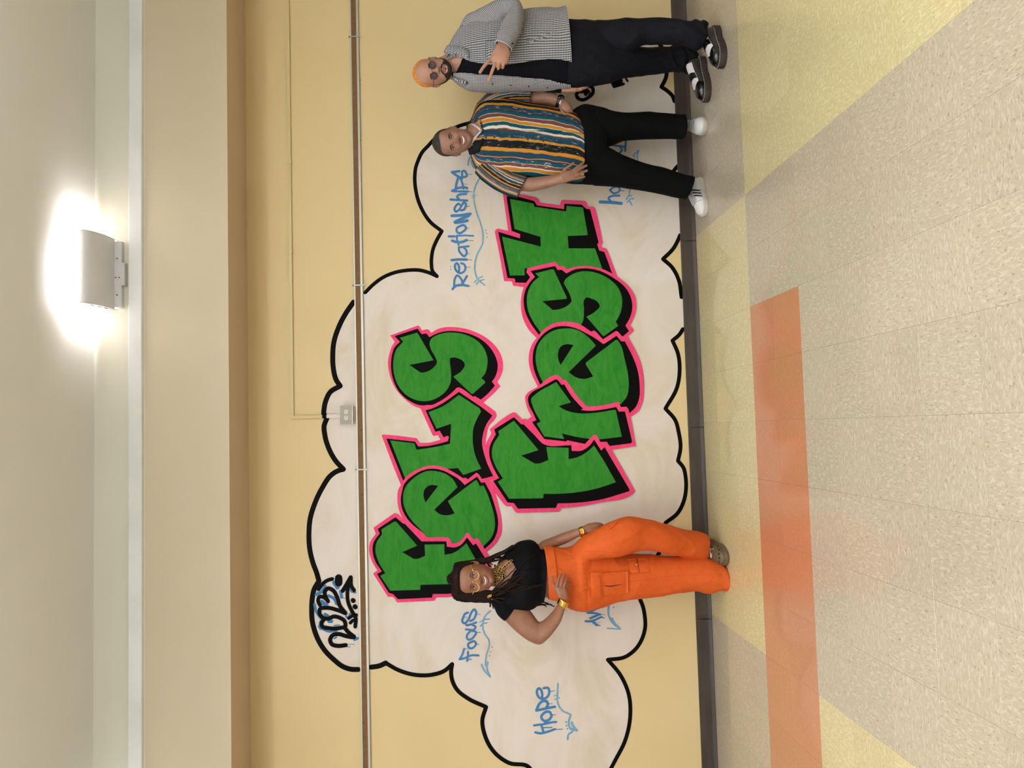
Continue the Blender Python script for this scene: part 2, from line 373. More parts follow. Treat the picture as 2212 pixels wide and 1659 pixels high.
# block letters: pink surround, black drop shadow, green face
LET = {
'FeLs_s': (Z(780, 680, 6.506),
 '410,290 800,150 825,165 855,218 930,203 960,215 985,255 1080,200~ 1180,175~ 1300,172~ 1430,188~ 1590,235~ 1740,310~ 1880,430~ 1960,550~ 1995,680~ 1990,790~ 1960,870~ 1917,945 1960,1005 1850,1120~ 1720,1235 1500,1250 1250,1250 1000,1330 835,1318 740,1280~ 620,1190~ 500,1060~ 430,930~ 390,790~ 378,670~ 400,540~ 435,440~ 472,380',
 '470,300 795,195 850,272 920,262 960,315 1050,270~ 1150,238~ 1300,228~ 1430,245~ 1580,290~ 1700,355~ 1820,470~ 1890,590~ 1920,700~ 1910,800~ 1880,880~ 1838,940 1880,995 1780,1110~ 1680,1195 1500,1200 1200,1230 1000,1270~ 900,1275~ 800,1265~ 680,1210~ 540,1090~ 450,910~ 420,720~ 430,590~ 470,460~ 547,380',
 '790,250 1018,640 680,705 835,812 870,812~ 960,785~ 1030,730~ 1068,660~ 1050,610~ 980,480~ 962,400~ 985,340~ 1060,290~ 1200,252~ 1350,255~ 1520,300~ 1660,390~ 1750,520~ 1778,640~ 1765,760~ 1740,830~ 1690,892 1735,925 1745,955 1570,1112 1550,1110 1295,870 1420,780~ 1458,700~ 1430,650~ 1370,615~ 1290,600~ 1255,610~ 1250,660~ 1262,780~ 1255,960~ 1210,1050~ 1100,1150~ 950,1210~ 800,1205~ 640,1130~ 520,990~ 460,810~ 455,640~ 490,500~ 592,378 545,325', None),
'FeLs_L': (Z(780, 820, 6.506),
 '835,405 900,362~ 1000,355~ 1080,320~ 1180,260~ 1290,170~ 1345,115 1380,110 1430,135~ 1575,243 1600,232 1680,280 1720,325 1890,450 1905,510~ 1880,560~ 1800,650~ 1765,780~ 1752,890~ 1770,1000~ 1800,1130~ 1850,1250~ 1935,1382 1720,1450 1480,1480 1200,1400 900,1420 560,1480 460,1240 290,785 310,770 480,785~ 780,822 830,890 960,885~ 1115,845 1080,780 1020,795 1000,770',
 '905,432 1000,405~ 1130,340~ 1375,172 1500,255 1690,385 1845,505 1760,630~ 1715,760~ 1700,880~ 1720,1010~ 1770,1170~ 1855,1355 1715,1392 1500,1400 1300,1380 900,1330 590,1418 355,828 760,872 805,940 950,930~ 1130,890~ 1220,865 1235,805 1215,788 1160,812 1105,718 1045,735',
 '1375,215 1665,405 1685,450 1620,570~ 1580,680~ 1568,820~ 1580,960~ 1620,1110~ 1690,1250 1435,1340 1360,1242 1220,1255 1000,1250 620,1388 410,855 750,895 778,985 930,965~ 1100,935~ 1250,900 1265,620 1060,690 948,458 1150,375~', None),
'FeLs_e': (Z(780, 1060, 6.506),
 '560,-81 640,-201~ 780,-291~ 900,-340~ 1020,-356~ 1150,-331~ 1300,-261~ 1430,-178 1470,-183 1500,-161 1620,-254 1655,-232 1700,-165 1790,-180 1870,0~ 1930,200~ 1975,420~ 1972,600~ 1920,710~ 1850,790~ 1765,862 1500,900 900,760 600,420 540,290~ 512,150~ 512,50~ 525,-20~',
 '558,120~ 578,0~ 600,-80~ 660,-160~ 740,-221~ 860,-285~ 1000,-311~ 1130,-291~ 1280,-221~ 1400,-141~ 1455,-81 1500,-111 1630,-199 1690,-111 1740,-121 1780,-41 1810,10~ 1850,120~ 1890,250~ 1925,420~ 1915,560~ 1870,680~ 1730,825 1500,850 970,700 880,600~ 730,480~ 640,380~ 580,260~',
 '1355,-51 1030,265 1100,325~ 1200,345~ 1315,320 1220,145 1600,-145 1625,-149 1670,-65 1720,-75 1765,20~ 1830,200~ 1875,380~ 1880,500~ 1840,640~ 1715,785 1600,800 1300,760 970,690 850,560~ 700,400~ 620,260~ 590,130~ 600,20~ 630,-60~ 720,-160~ 800,-221~ 930,-276~ 1050,-276~ 1180,-241~ 1290,-161~',
 '1085,-71 960,-75~ 890,-10~ 878,60~ 905,165'),
'FeLs_f': (Z(780, 1060, 6.506),
 '175,520 470,312 510,325~ 590,400 640,420 760,540~ 890,640~ 960,655~ 1100,650~ 1220,655 1250,680 1270,735 1330,740~ 1400,700~ 1480,590 1510,595 1570,680 1640,668 1765,860 1830,980 1800,1400 1230,1495 1065,1498 1030,1545 510,1568 440,1490~ 380,1490 200,1210 175,1165~ 230,1120 150,980~ 115,840~ 130,720~ 210,600',
 '235,535 485,370 590,460 615,462 850,710 1200,710 1205,785 1330,792~ 1400,760~ 1490,655 1575,765 1615,738 1740,940 1750,1400 1200,1448 1010,1448 998,1500 520,1522 450,1450 390,1432 225,1168 292,1130 200,990~ 163,850~ 175,730~ 262,600',
 '285,545 470,430 495,435 790,770 580,860 740,955 790,955~ 900,912 893,755 1172,750 1172,900 1300,870~ 1420,790~ 1480,735 1620,980 1600,1300 838,1320 830,1390 410,1402 270,1192 342,1158 240,980~ 203,830~ 215,740~ 298,605', None),
'FresH_H': (Z(1040, 400, 6.144),
 '285,120 310,108 500,125~ 720,165 760,200 770,235 1040,272 1055,215 1080,198 1370,215 1395,240 1405,285 1480,290 1510,320 1550,480~ 1608,770 1588,800 1595,830 1650,840 1680,890 1800,1215 1830,1240 1400,1350 600,1380 565,1355 420,1335 405,1280 300,1275 240,930~ 180,640 185,600~ 215,580 355,610',
 '330,150 480,155 700,215 735,272 1095,322 1098,250 1330,262 1385,315 1440,325 1555,770 1532,785 1560,870 1630,890 1735,1180 1300,1250 700,1350 600,1298 450,1295 440,1242 345,1235 222,622 510,708 512,652 400,610',
 '378,188 480,205 690,248 700,290 1120,352 1130,278 1345,300 1408,660 1395,668 1142,678 1155,842 1505,842 1600,1110 1300,1200 1000,1200 700,1108 572,1108 572,1200 378,1202 272,685 785,818 782,690 438,585', None),
'FresH_s': (Z(1040, 570, 6.144),
 '610,62 975,-26 1000,-5 1030,38 1090,33 1135,75 1240,45~ 1400,33~ 1550,55~ 1700,115~ 1830,195~ 1960,310~ 2040,450~ 2052,580~ 2020,720~ 1970,812 2018,885 2000,910 1935,970 1860,1030 1500,1050 1000,1050 730,985 630,880~ 550,720~ 522,560~ 530,430~ 560,310~ 645,180 595,115',
 '650,98 975,32 1010,85 1060,80 1125,130 1230,80~ 1390,63~ 1550,90~ 1750,190~ 1900,310~ 1980,450~ 1998,580~ 1970,710~ 1907,822 1955,895 1870,968 1790,1000 1600,1010 1300,950 900,900 765,948 650,790~ 580,640~ 558,500~ 580,360~ 640,250~ 708,175',
 '712,130 930,75 958,78 1132,455 1120,468 808,498 945,615 980,612~ 1090,585~ 1170,530~ 1192,500~ 1180,440~ 1090,260 1100,230~ 1190,150~ 1300,108~ 1420,103~ 1560,135~ 1700,210~ 1810,320~ 1862,460~ 1855,600~ 1820,700~ 1780,770 1813,825 1620,962 1610,960 1390,705 1500,640~ 1567,560~ 1540,510~ 1450,462~ 1390,450~ 1362,480~ 1358,600~ 1345,760~ 1325,805 1200,830 900,900 785,915 690,780~ 620,630~ 600,480~ 620,360~ 680,250~ 762,178', None),
'FresH_e': (Z(1040, 570, 6.144),
 '730,985 820,880~ 920,810~ 1040,775~ 1150,770~ 1280,795~ 1455,902 1490,885 1520,905 1608,1005 1780,893 1805,900 1868,968 1940,970 2040,1150~ 2110,1320~ 2145,1500~ 2152,1645~ 2130,1845~ 2080,1955~ 1970,2035 1900,1950 1400,1930 1100,1700 780,1660 745,1630 660,1450~ 625,1290~ 640,1150~ 680,1050~',
 '775,1600 700,1420~ 678,1280~ 695,1130~ 760,1000~ 860,900~ 980,840~ 1130,830~ 1270,865~ 1400,930~ 1500,985~ 1610,1065 1640,1055 1790,955 1850,1030 1900,1030 2010,1250~ 2070,1420~ 2095,1600~ 2085,1800~ 2050,1890~ 1965,1980 1850,1930 1300,1930 1000,1700 795,1625',
 '815,1580 755,1450~ 722,1320~ 720,1200~ 745,1090~ 830,970~ 950,890~ 1100,860~ 1240,870~ 1360,930~ 1450,1010~ 1510,1080 1508,1095 1155,1438 1250,1505~ 1360,1528~ 1480,1495 1380,1335 1385,1310 1780,1010 1805,1015 1840,1070~ 1900,1280~ 1945,1500~ 1950,1640~ 1925,1760~ 1850,1860 1700,1900 1400,1910 1200,1750 1050,1640 900,1600',
 '1218,1080 1130,1068~ 1050,1100~ 1015,1180~ 1018,1270~ 1048,1345'),
'FresH_r': (Z(1040, 740, 6.144),
 '580,760~ 578,720~ 600,680~ 740,590~ 970,435~ 1010,432 1040,455~ 1075,498 1110,492 1140,530~ 1300,750~ 1400,850 1560,840~ 1820,788 1845,858 1920,850 1945,880 1975,1000 2045,1375 1725,1425 1690,1400 1400,1460 1200,1440 820,1345 700,1200 625,1060 620,1020~ 660,985 600,850~',
 '615,740~ 640,690~ 800,590~ 980,488 1010,495 1060,562 1095,555 1200,720~ 1345,878 1315,895 1400,905~ 1600,890~ 1785,855 1820,918 1900,912 1995,1310 1985,1335 1700,1372 1640,1318 1500,1380 1370,1345 1140,1298 1120,1312 830,1280 670,1055 725,1030 690,950~ 620,800~',
 '658,780~ 662,740~ 700,700~ 980,530 995,532 1185,795 1020,845 1120,900~ 1250,935~ 1400,940~ 1600,920~ 1755,892 1780,900 1858,1250 1560,1285 1430,1278 1250,1250~ 1065,1205 1095,1280 830,1245 730,1075 785,1050 700,900~ 670,820~', None),
'FresH_f': (Z(1040, 860, 6.144),
 '110,410 130,395 330,240~ 420,190 450,195 535,285 590,278 625,320 665,322 815,552 840,562 1125,582 1140,560 1370,608 1490,483 1520,487 1575,582 1660,578 1725,690 2030,1225 2015,1260 1990,1280~ 1600,1380~ 1200,1445~ 1050,1455 1040,1490 1025,1505 470,1520 440,1500 400,1435 330,1435 300,1410 150,1215 100,1115 190,1060 130,970~ 70,850~ 50,720~ 65,600~ 130,470',
 '168,415 430,252 530,350 555,345 700,490~ 815,605~ 1190,625 1195,700 1330,695~ 1430,630~ 1492,550 1585,695 1630,650 1960,1210 1955,1235 1550,1350~ 1200,1390~ 1010,1395 985,1455 480,1465 430,1390 345,1382 155,1098 232,1060 160,930~ 105,760~ 110,640~ 190,480',
 '222,440 430,300 755,690 525,762 700,865 740,868~ 885,822 858,648 1153,660 1155,808 1250,790~ 1400,710~ 1490,628 1620,830 1780,1115 1500,1205~ 1200,1255~ 1000,1268~ 822,1268 820,1315 800,1328 365,1333 215,1108 285,1065 190,910~ 140,770~ 145,650~ 235,485', None)}
dd = .0018
for key, (z, pk, bk, gr, hole) in LET.items():
    g = G(); wallpoly(g, crom(z(S(pk)), 6, True), dd); lp = g.mesh('letter', P_pink, mural, False)
    g = G(); wallpoly(g, crom(z(S(bk)), 6, True), dd+.0005); g.mesh('letter_shadow', P_black, lp, False)
    g = G(); wallpoly(g, crom(z(S(gr)), 6, True), dd+.001, [crom(z(S(hole)), 6, True)] if hole else []); g.mesh('letter_face', P_green, lp, False)
    ch = key[-1]; lp['label'] = 'painted green letter %s with black shadow and pink surround' % ch
    dd += .0012
# handwritten words: (zoom frame, [(points, width in photo units)])
def clusters(strokes):
    """strokes that touch each other become one letter"""
    P = [crom(p, 6) for p, w in strokes]; n = len(P); par = list(range(n))
    def find(i):
        while par[i] != i: i = par[i]
        return i
    for i in range(n):
        for j in range(i):
            lim = ((strokes[i][1]+strokes[j][1])/2)**2
            if find(i) != find(j) and any((a[0]-b[0])**2+(a[1]-b[1])**2 < lim*.3 for a in P[i] for b in P[j]): par[find(i)] = find(j)
    out = {}
    for i in range(n): out.setdefault(find(i), []).append((P[i], strokes[i][1]))
    return list(out.values())
def strokes_to(name, strokes, z, sc, mat, parent, d):
    first = None
    for c in clusters([(z(S(s)), w/sc) for s, w in strokes]):
        g = G()
        for i, (p, w) in enumerate(c): stroke(g, p, w, d)
        o = g.mesh(name, mat, parent, False)
def word(name, label, z, sc, strokes, light=(), d=.0024):
    o = empty(name); o.parent = mural; o['label'] = label
    strokes_to('painted_letter', strokes, z, sc, P_blue, o, d)
    if light: strokes_to('underline_stroke', light, z, sc, P_lblue, o, d-.0003)
    return o
def dot(x, y): return '%g,%g %g,%g' % (x-5, y-5, x+6, y+6)
Z1 = Z(940, 340, 13.825); s1 = 13.825
word('lettering', 'blue brushed word Relationships', Z1, s1, [
 ('725,415 500,445', 72), ('500,445 640,545 800,635', 72), ('805,640 805,430', 62), ('805,420 860,402~ 925,470~ 940,560~ 870,592~ 805,585', 62), ('960,508 1110,515', 14),
 ('960,925 900,905~ 780,905~ 660,925~ 570,975~ 505,1005 640,1015', 72), ('615,910 640,770~ 680,630', 72), ('760,640 800,740~ 830,860 845,940', 58), ('850,795 980,812', 14),
 ('700,1020 980,1020', 60), ('970,1030 1110,1030', 16), ('455,1262 955,1292', 66), ('700,1245 655,1180~ 700,1125~ 800,1105~ 925,1095', 66),
 ('735,1420 700,1390~ 620,1450~ 575,1560~ 610,1622~ 700,1580~ 790,1440~ 870,1345~ 915,1400~ 900,1490~ 860,1560~ 770,1590', 62), ('930,1470 1030,1468', 18),
 ('495,1748 760,1735 1050,1690', 84), ('1000,1740 590,1935', 90), ('600,1950 780,1930 955,1895', 90),
 ('650,2110 640,2200~ 715,2270~ 830,2220~ 920,2110~ 860,2030~ 750,2050~ 650,2110', 66), ('940,2113 1030,2113', 14),
 ('405,2362 575,2362', 70), ('635,2350 900,2330 990,2340 1140,2343', 50), ('505,2490 640,2530~ 820,2525~ 940,2475', 80), ('940,2480 1140,2488', 18), ('640,2340 655,2480 700,2620', 56),
 ('1000,2655 700,2690', 60), ('705,2690 710,2780~ 780,2890~ 870,2955~ 940,2870~ 920,2760~ 860,2700', 64), ('960,2880 1045,2882', 14),
 ('490,3070 700,3050 940,3055', 76), ('920,3058 1090,3063', 18),
 ('775,3165 860,3195~ 905,3300~ 860,3410~ 750,3460~ 650,3410~ 590,3300~ 600,3200~ 640,3160~ 700,3220~ 715,3310~ 705,3440', 62), ('930,3280 1060,3282', 16),
 ('520,3935 600,3850~ 820,3810 980,3840', 74), ('565,3840 590,3620~ 645,3530~ 800,3680~ 815,3810', 62), ('835,3740 950,3545', 66), ('950,3845 1060,3848', 16)],
 [('1030,0 1000,100~ 980,230', 40), ('1070,100 1100,210~ 1160,330', 30), ('1340,600 1220,820~ 1150,1100~ 1170,1350~ 1240,1659~ 1350,1960~ 1430,2300~ 1420,2560~ 1250,2910~ 1180,3250~ 1190,3420~ 1260,3620~ 1480,3820', 44),
  ('1170,3735 1280,3630~ 1420,3555', 34), ('1230,3795 1330,3695~ 1460,3650', 34), ('1090,1150 1250,1130', 20), ('1090,1210 1190,1190', 24),
  (dot(460, 3262), 34), (dot(465, 3342), 34), (dot(1510, 2178), 36), (dot(1535, 2273), 34), (dot(1545, 2380), 30)])
ZF = Z(960, 1300, 13.825)
word('lettering', 'blue brushed word Focus', ZF, s1, [
 ('700,320 630,345~ 560,470~ 535,590~ 590,640~ 660,600~ 740,480~ 800,330~ 895,225~ 945,300~ 920,430~ 860,530~ 770,570', 66), ('640,660 650,690~ 760,680~ 950,612', 62), ('830,690 930,745~ 900,810~ 640,822', 60),
 ('960,370 1085,375', 14), ('590,455 700,462', 14), ('760,890 700,950~ 665,1060~ 720,1130~ 800,1110~ 900,1010~ 945,920~ 890,870~ 830,870', 62), ('970,910 1085,910', 20),
 ('715,1245 705,1320~ 780,1390~ 880,1350~ 945,1250~ 890,1175~ 800,1200~ 715,1245', 62), ('950,1264 1045,1264', 14), ('590,1400 720,1405', 14),
 ('590,1400 530,1580~ 455,1710', 64), ('455,1715 600,1680 800,1600~ 1020,1600', 62), ('705,1490 700,1620 680,1765', 62), ('720,1700 815,1700', 14), ('720,1735 815,1730', 14)],
 [('1370,270 1200,450~ 1150,650~ 1150,800~ 1200,950~ 1330,1150~ 1340,1250~ 1250,1600~ 1225,1900', 46), ('1110,1870 1180,2030~ 1370,2240', 56), ('1300,1800 1270,1970~ 1370,2240', 50),
  ('1060,600 1180,530~ 1350,510', 38), ('1070,730 1150,650~ 1270,625', 38), (dot(1425, 1350), 40), (dot(1380, 1490), 40), (dot(1350, 1610), 40)])
ZH = Z(1120, 1460, 11.06); sH = 11.06
word('lettering', 'blue brushed word Hope', ZH, sH, [
 ('600,292 700,285~ 735,380~ 700,480~ 600,545~ 500,520~ 440,420~ 445,340~ 485,295~ 540,340~ 562,430~ 565,530', 58), ('770,370 860,350', 18),
 ('870,735 700,765 430,825', 62), ('425,815 520,640~ 590,595~ 680,620~ 700,680~ 660,760', 66), ('720,665 810,662', 14),
 ('555,935 545,990~ 620,1075~ 720,1050~ 785,950~ 740,860~ 660,855~ 555,935', 62), ('800,930 885,925', 18), ('640,1090 690,1110', 80),
 ('370,1180 600,1150 800,1105 900,1098', 52), ('400,1345 500,1368~ 700,1330~ 870,1270', 56), ('545,1180 590,1320', 52), ('880,1285 1055,1265', 18), ('600,1235 800,1228', 26)],
 [('942,180 930,430~ 935,640~ 1040,820~ 1245,920', 40), ('1240,940 1200,1100~ 1230,1250~ 1390,1300', 50), ('1270,1110 1310,1210~ 1390,1300', 60), ('1290,1330 1190,1400~ 1175,1510', 46),
  ('850,480 930,450', 26), ('860,560 980,520', 28), (dot(1135, 1100), 40), (dot(1145, 1185), 38), (dot(1165, 1260), 34)])
ZA = Z(1240, 1280, 13.825)
word('lettering', 'blue brushed letters AW beside the orange trousers', ZA, s1, [
 ('800,430 400,600', 66), ('400,605 600,610 780,650', 62), ('760,650 485,765', 66), ('700,655 925,660', 14), ('340,852 480,860 600,830 820,725', 62), ('800,740 905,758', 26), ('560,870 680,970', 80), ('690,960 780,990', 30), ('690,890 785,890', 12)],
 [('1030,370 1030,650~ 1130,880~ 1380,1080', 58), ('1130,770 1200,900~ 1370,1070', 56), ('990,1070 1380,1092', 34), (dot(1160, 325), 34), (dot(1185, 435), 46)])
ZN = Z(1280, 290, 10.37); sN = 10.37
word('lettering', 'blue brushed word behind the striped shirt man\'s legs', ZN, sN, [
 ('170,1520 400,1528 640,1552', 70), ('400,1500 355,1430~ 410,1395~ 600,1378', 44), ('385,1250 470,1325~ 575,1295~ 612,1240~ 560,1182~ 470,1195~ 385,1250', 42), ('620,1270 705,1270', 14),
 ('375,240 550,262 720,285', 46), ('745,120 728,380', 48), ('620,290 655,370~ 560,430~ 450,395', 44), ('500,800 700,860', 50), ('400,620 520,900', 50)],
 [('900,490 1030,360 995,500 1020,640', 34), ('945,480 930,610', 22), ('845,1215 810,1380', 30), ('750,1470 810,1390~ 880,1375', 30), ('780,1530 840,1455~ 920,1445', 30), ('830,1500 880,1590', 30), ('700,500 760,540', 24)])
# graffiti tag at the top of the cloud
ZT = Z(660, 1220, 12.289); sT = 12.289
tg = empty('graffiti_tag'); tg.parent = mural; tg['label'] = 'black brushed tag with blue shadow at the top of the cloud'
strokes_to('blue_shadow', [('850,600 760,470', 110), ('285,790 440,700~ 520,560', 80), ('620,820 760,900~ 830,1040', 80), ('430,980 560,1080', 110), ('240,1050 290,1250~ 420,1430', 70), ('520,1310 600,1360', 80), ('400,1500 360,1640 400,1700', 60), ('620,1500 690,1500', 90),
             ('930,700 960,860', 80), ('1000,880 1045,885', 16), ('1080,1370 1150,1440 1180,1300', 60), ('1180,640 1220,720 1330,740', 40), ('420,1690 620,1770~ 820,1750', 56), ('1300,1990 1390,1950', 66), ('1130,2108 1300,2106', 14), ('1110,2180 1190,2178', 20), ('760,1960 820,1920', 40), ('900,1600 760,1610', 30)], ZT, sT, P_blue, tg, .0022)
strokes_to('tag_stroke', [('350,650 470,490~ 590,410~ 710,375', 100), ('600,970 540,860~ 515,710~ 600,625~ 720,670~ 840,860~ 910,1080~ 1060,1280', 108), ('385,1070 335,960~ 370,850~ 460,850~ 600,960', 100),
             ('1060,1285 850,1200~ 550,1140~ 390,1170~ 375,1290~ 470,1400~ 600,1430~ 750,1370~ 900,1400~ 1040,1500~ 1050,1640~ 940,1670~ 620,1680~ 440,1620~ 430,1540~ 490,1450', 108),
             ('1030,1655 1150,1800~ 1290,1915~ 1100,1895~ 850,1835~ 720,1870~ 655,1990~ 700,2105~ 850,2150~ 1070,2130', 112),
             ('1200,330 1080,540 990,690', 110), ('1205,330 1220,560~ 1290,680', 100), ('1190,340 1115,700~ 1130,980~ 1240,1240~ 1330,1400~ 1320,1640', 100),
             ('1150,1410 1250,1350 1350,1330', 90), ('1190,1540 1250,1480 1320,1460', 90), ('880,350 880,480', 200), (dot(1265, 945), 126), (dot(1318, 1112), 130)], ZT, sT, P_black, tg, .003)
tg = empty('graffiti_tag'); tg.parent = mural; tg['label'] = 'black brushed tag behind the legs of the man in the checked shirt'
ZG = Z(1180, 180, 13.825)
strokes_to('tag_stroke', [('1000,230 900,330~ 950,450~ 1080,500~ 1250,430~ 1400,260~ 1370,130~ 1280,90~ 1180,110~ 1100,170', 100), ('1180,330 1160,230 1260,260', 110), ('1050,250 1200,200', 120), ('1290,370 1380,300', 90)], ZG, s1, P_black, tg, .003)
ZG = Z(1290, 60, 8.295)
strokes_to('tag_stroke', [('250,960 300,1060 470,1010', 50), ('300,980 410,960', 100), ('400,930 490,890~ 545,960', 36), ('600,790 640,830', 70)], ZG, 8.295, P_black, tg, .003)
# ------------------------------------------------------------------ display rail, raceway, outlet, sconce
M_alu = MatB('rail_aluminium', rgb(205, 200, 190), .35, .6).m
M_cork = vary('brown_tack_strip', rgb(128, 92, 52), rgb(118, 84, 46), 40, .8)
M_steel = MatB('steel', rgb(180, 178, 172), .3, .9).m
M_dark = MatB('dark_recess', rgb(20, 18, 16), .6).m
zt, zb = W(770.3, 900).z, W(788.6, 900).z; zc0, zc1 = W(772.8, 900).z, W(784, 900).z
rail = empty('display_rail', (0, 0, zb)); tag(rail, 'long metal display rail with brown tack strip across the mural', 'display rail')
g = G(); g.box((X0, -.016, 0), (X1, 0, zc1-zb)); g.box((X0, -.016, zc0-zb), (X1, 0, zt-zb)); g.box((X0, -.006, 0), (X1, 0, zt-zb)); g.mesh('frame', M_alu, rail, False)
g = G(); g.box((X0, -.0125, zc1-zb), (X1, -.006, zc0-zb)); g.mesh('tack_strip', M_cork, rail, False)
for py in (175, 305, 390, 654, 792, 929, 953, 1068, 1351, 1394, 1560):
    p = W(778+py*.004, py); g = G(); g.tube([(p.x, -.0124, p.z-zb), (p.x, -.0135, p.z-zb)], .003, 8); g.mesh('screw', M_dark, rail)
for py, lab in ((82, 'small metal hook on the rail above the checked shirt man'), (617, 'small metal hook on the rail at the cloud edge'), (1014, 'small metal hook on the rail above the letter e')):
    p = W(778, py); t = empty('rail_hook', (p.x, -.016, zb)); tag(t, lab, 'hook', 'hooks on the display rail')
    h = zt-zb; g = G(); g.box((-.004, -.0035, -.007), (.004, -.0005, h+.01)); g.box((-.004, -.0035, h+.004), (.004, .010, h+.010)); g.mesh('strap', M_steel, t, False)
    g = G(); g.box((-.006, -.008, -.012), (.006, -.002, -.002)); g.mesh('catch', M_steel, t, False)
M_race = wallmat('painted_raceway', rgb(216, 196, 148), rgb(212, 190, 140), .45)
a = W(632, 890); zr = a.z; rw = .0095; xv = W(690, 900).x; ob = W(750, 896.5)
race = empty('cable_raceway', (xv, 0, zr)); tag(race, 'cream painted cable raceway running to the wall outlet', 'cable raceway')
g = G(); g.box((-rw, -.016, -rw), (X1-xv, 0, rw)); g.box((-rw, -.016, ob.z+.035-zr), (rw, 0, -rw)); g.mesh('channel', M_race, race, False)
g = G()
for py in (352, 545):
    p = W(625, py); g.box((p.x-xv-.012, -.0185, -rw-.003), (p.x-xv+.012, 0, rw+.003))
g.mesh('coupling', M_race, race, False)
M_race2 = MatB('raceway_white_paint', rgb(226, 215, 203), .5).m
zl = W(700, 900).z
g = G(); g.box((-rw-.0012, -.0172, ob.z+.036-zr), (rw+.0012, 0, W(707, 900).z-zr)); g.mesh('painted_section', M_race2, race, False)['label'] = 'white painted lower end of raceway'
g = G(); g.box((-rw-.0015, -.0176, W(706, 900).z-zr), (rw+.0015, 0, W(697, 900).z-zr)); g.mesh('painted_band', P_black, race, False)['label'] = 'black outline stripe painted over the raceway'
out = empty('wall_outlet', (ob.x, 0, ob.z)); tag(out, 'grey metal double socket outlet box above the display rail', 'outlet')
M_grey = MatB('grey_metal_plate', rgb(150, 142, 130), .4, .5).m; M_ivory = MatB('ivory_plastic', rgb(226, 216, 188), .4).m
hw, hh = .0565, .0375
g = G(); g.box((-hw, -.042, -hh-.004), (hw, 0, hh-.002)); g.mesh('box', M_race2, out, False)
g = G(); g.box((-hw-.001, -.045, -hh+.004), (hw+.001, -.042, hh)); g.mesh('cover_plate', M_grey, out, False)
for s in (-1, 1):
    g = G(); v = []; n = 20
    for k in range(n):
        an = 2*math.pi*k/n; v.append((s*.0195+.0145*math.cos(an), max(-.0118, min(.0118, .0165*math.sin(an)))))
    g.add([(x, y, z) for y in (-.045, -.0475) for x, z in v], [tuple(range(n, 2*n))[::1]] + [(k, (k+1) % n, n+(k+1) % n, n+k) for k in range(n)])
    r = g.mesh('receptacle', M_ivory, out, False)
    g = G(); cx = s*.0195
    g.box((cx-.0065, -.0482, .002), (cx-.005, -.0474, .0075)); g.box((cx-.0055, -.0482, -.0045), (cx+.001, -.0474, -.003)); g.tube([(cx+.0055, -.0474, .001), (cx+.0055, -.0482, .001)], .0026, 10)
    g.mesh('slot', M_dark, r, False)
g = G(); g.tube([(0, -.045, 0), (0, -.0465, 0)], .0028, 8); g.mesh('screw', M_steel, out)
def sconce(x0, x1, lab, power, col):
    t = empty('wall_sconce', ((x0+x1)/2, FY, 3.487)); tag(t, lab, 'wall lamp', 'wall lamps on the bulkhead'); w = (x1-x0)/2; D = .27; Hh = .108
    M_l = vary('lamp_white_metal', rgb(214, 210, 208), rgb(206, 202, 200), 5, .4)
    n = 18; pr = [(.035 + (D-.035)*math.sin(math.pi/2*k/n), .026 + (Hh-.026)*(1-math.cos(math.pi/2*k/n))) for k in range(n+1)]
    g = G(); v = []
    for x in (-w, w):
        v += [(x, -d, z) for d, z in pr]
    m = n+1; v2 = [(x, -d+.004, z+.003) for x in (-w+.002, w-.002) for d, z in pr]
    g.add(v, [(i, m+i, m+i+1, i+1) for i in range(n)]); g.add(v2, [(i, i+1, m+i+1, m+i) for i in range(n)])
    g.mesh('shade', M_l, t)
    for s in (-1, 1):
        g = G(); xx = s*w; pts = [(xx, -d, z) for d, z in pr] + [(xx, 0, Hh), (xx, 0, .02)]
        g.add(pts + [(xx-s*.003, p[1], p[2]) for p in pts], [tuple(range(len(pts))), tuple(range(2*len(pts)-1, len(pts)-1, -1))] + [(i, (i+1) % len(pts), len(pts)+(i+1) % len(pts), len(pts)+i) for i in range(len(pts))])
        e = g.mesh('end_cap', M_l, t, False)
        g = G()
        for k in range(3): g.box((xx+s*.0002-.0015, -.21+k*.055, .075-k*.013), (xx+s*.0002+.0015, -.175+k*.055, .083-k*.013))
        g.mesh('louver_slot', M_dark, e, False)
    g = G(); g.box((-w+.012, -.036, -.012), (w-.012, 0, .03)); g.box((-.065, -.04, -.03), (.065, 0, .03)); bp = g.mesh('back_plate', M_l, t, False)
    g = G()
    for xx, zz in ((-.02, 0), (-.02, .018), (.09, .012), (-.12, .012)): g.tube([(xx, -.0395 if abs(xx) < .06 else -.036, zz), (xx, -.042, zz)], .0035, 8)
    g.mesh('screw', M_dark, bp)
    l = area('sconce_light', ((x0+x1)/2, FY-.13, 3.487+.085), w*1.7, .2, power, col, (math.pi, 0, 0)); return t
sconce(.737, 1.141, 'white curved wall lamp throwing light onto the ceiling', 110, (.95, .93, 1))
sconce(4.42, 4.82, 'white curved wall lamp out of view to the right, added as uplight', 60, (1, .95, .98))  # extra sconce out of view, added for more light on the ceiling
sconce(-2.66, -2.26, 'white curved wall lamp further left along the bulkhead', 90, (.72, .88, 1))
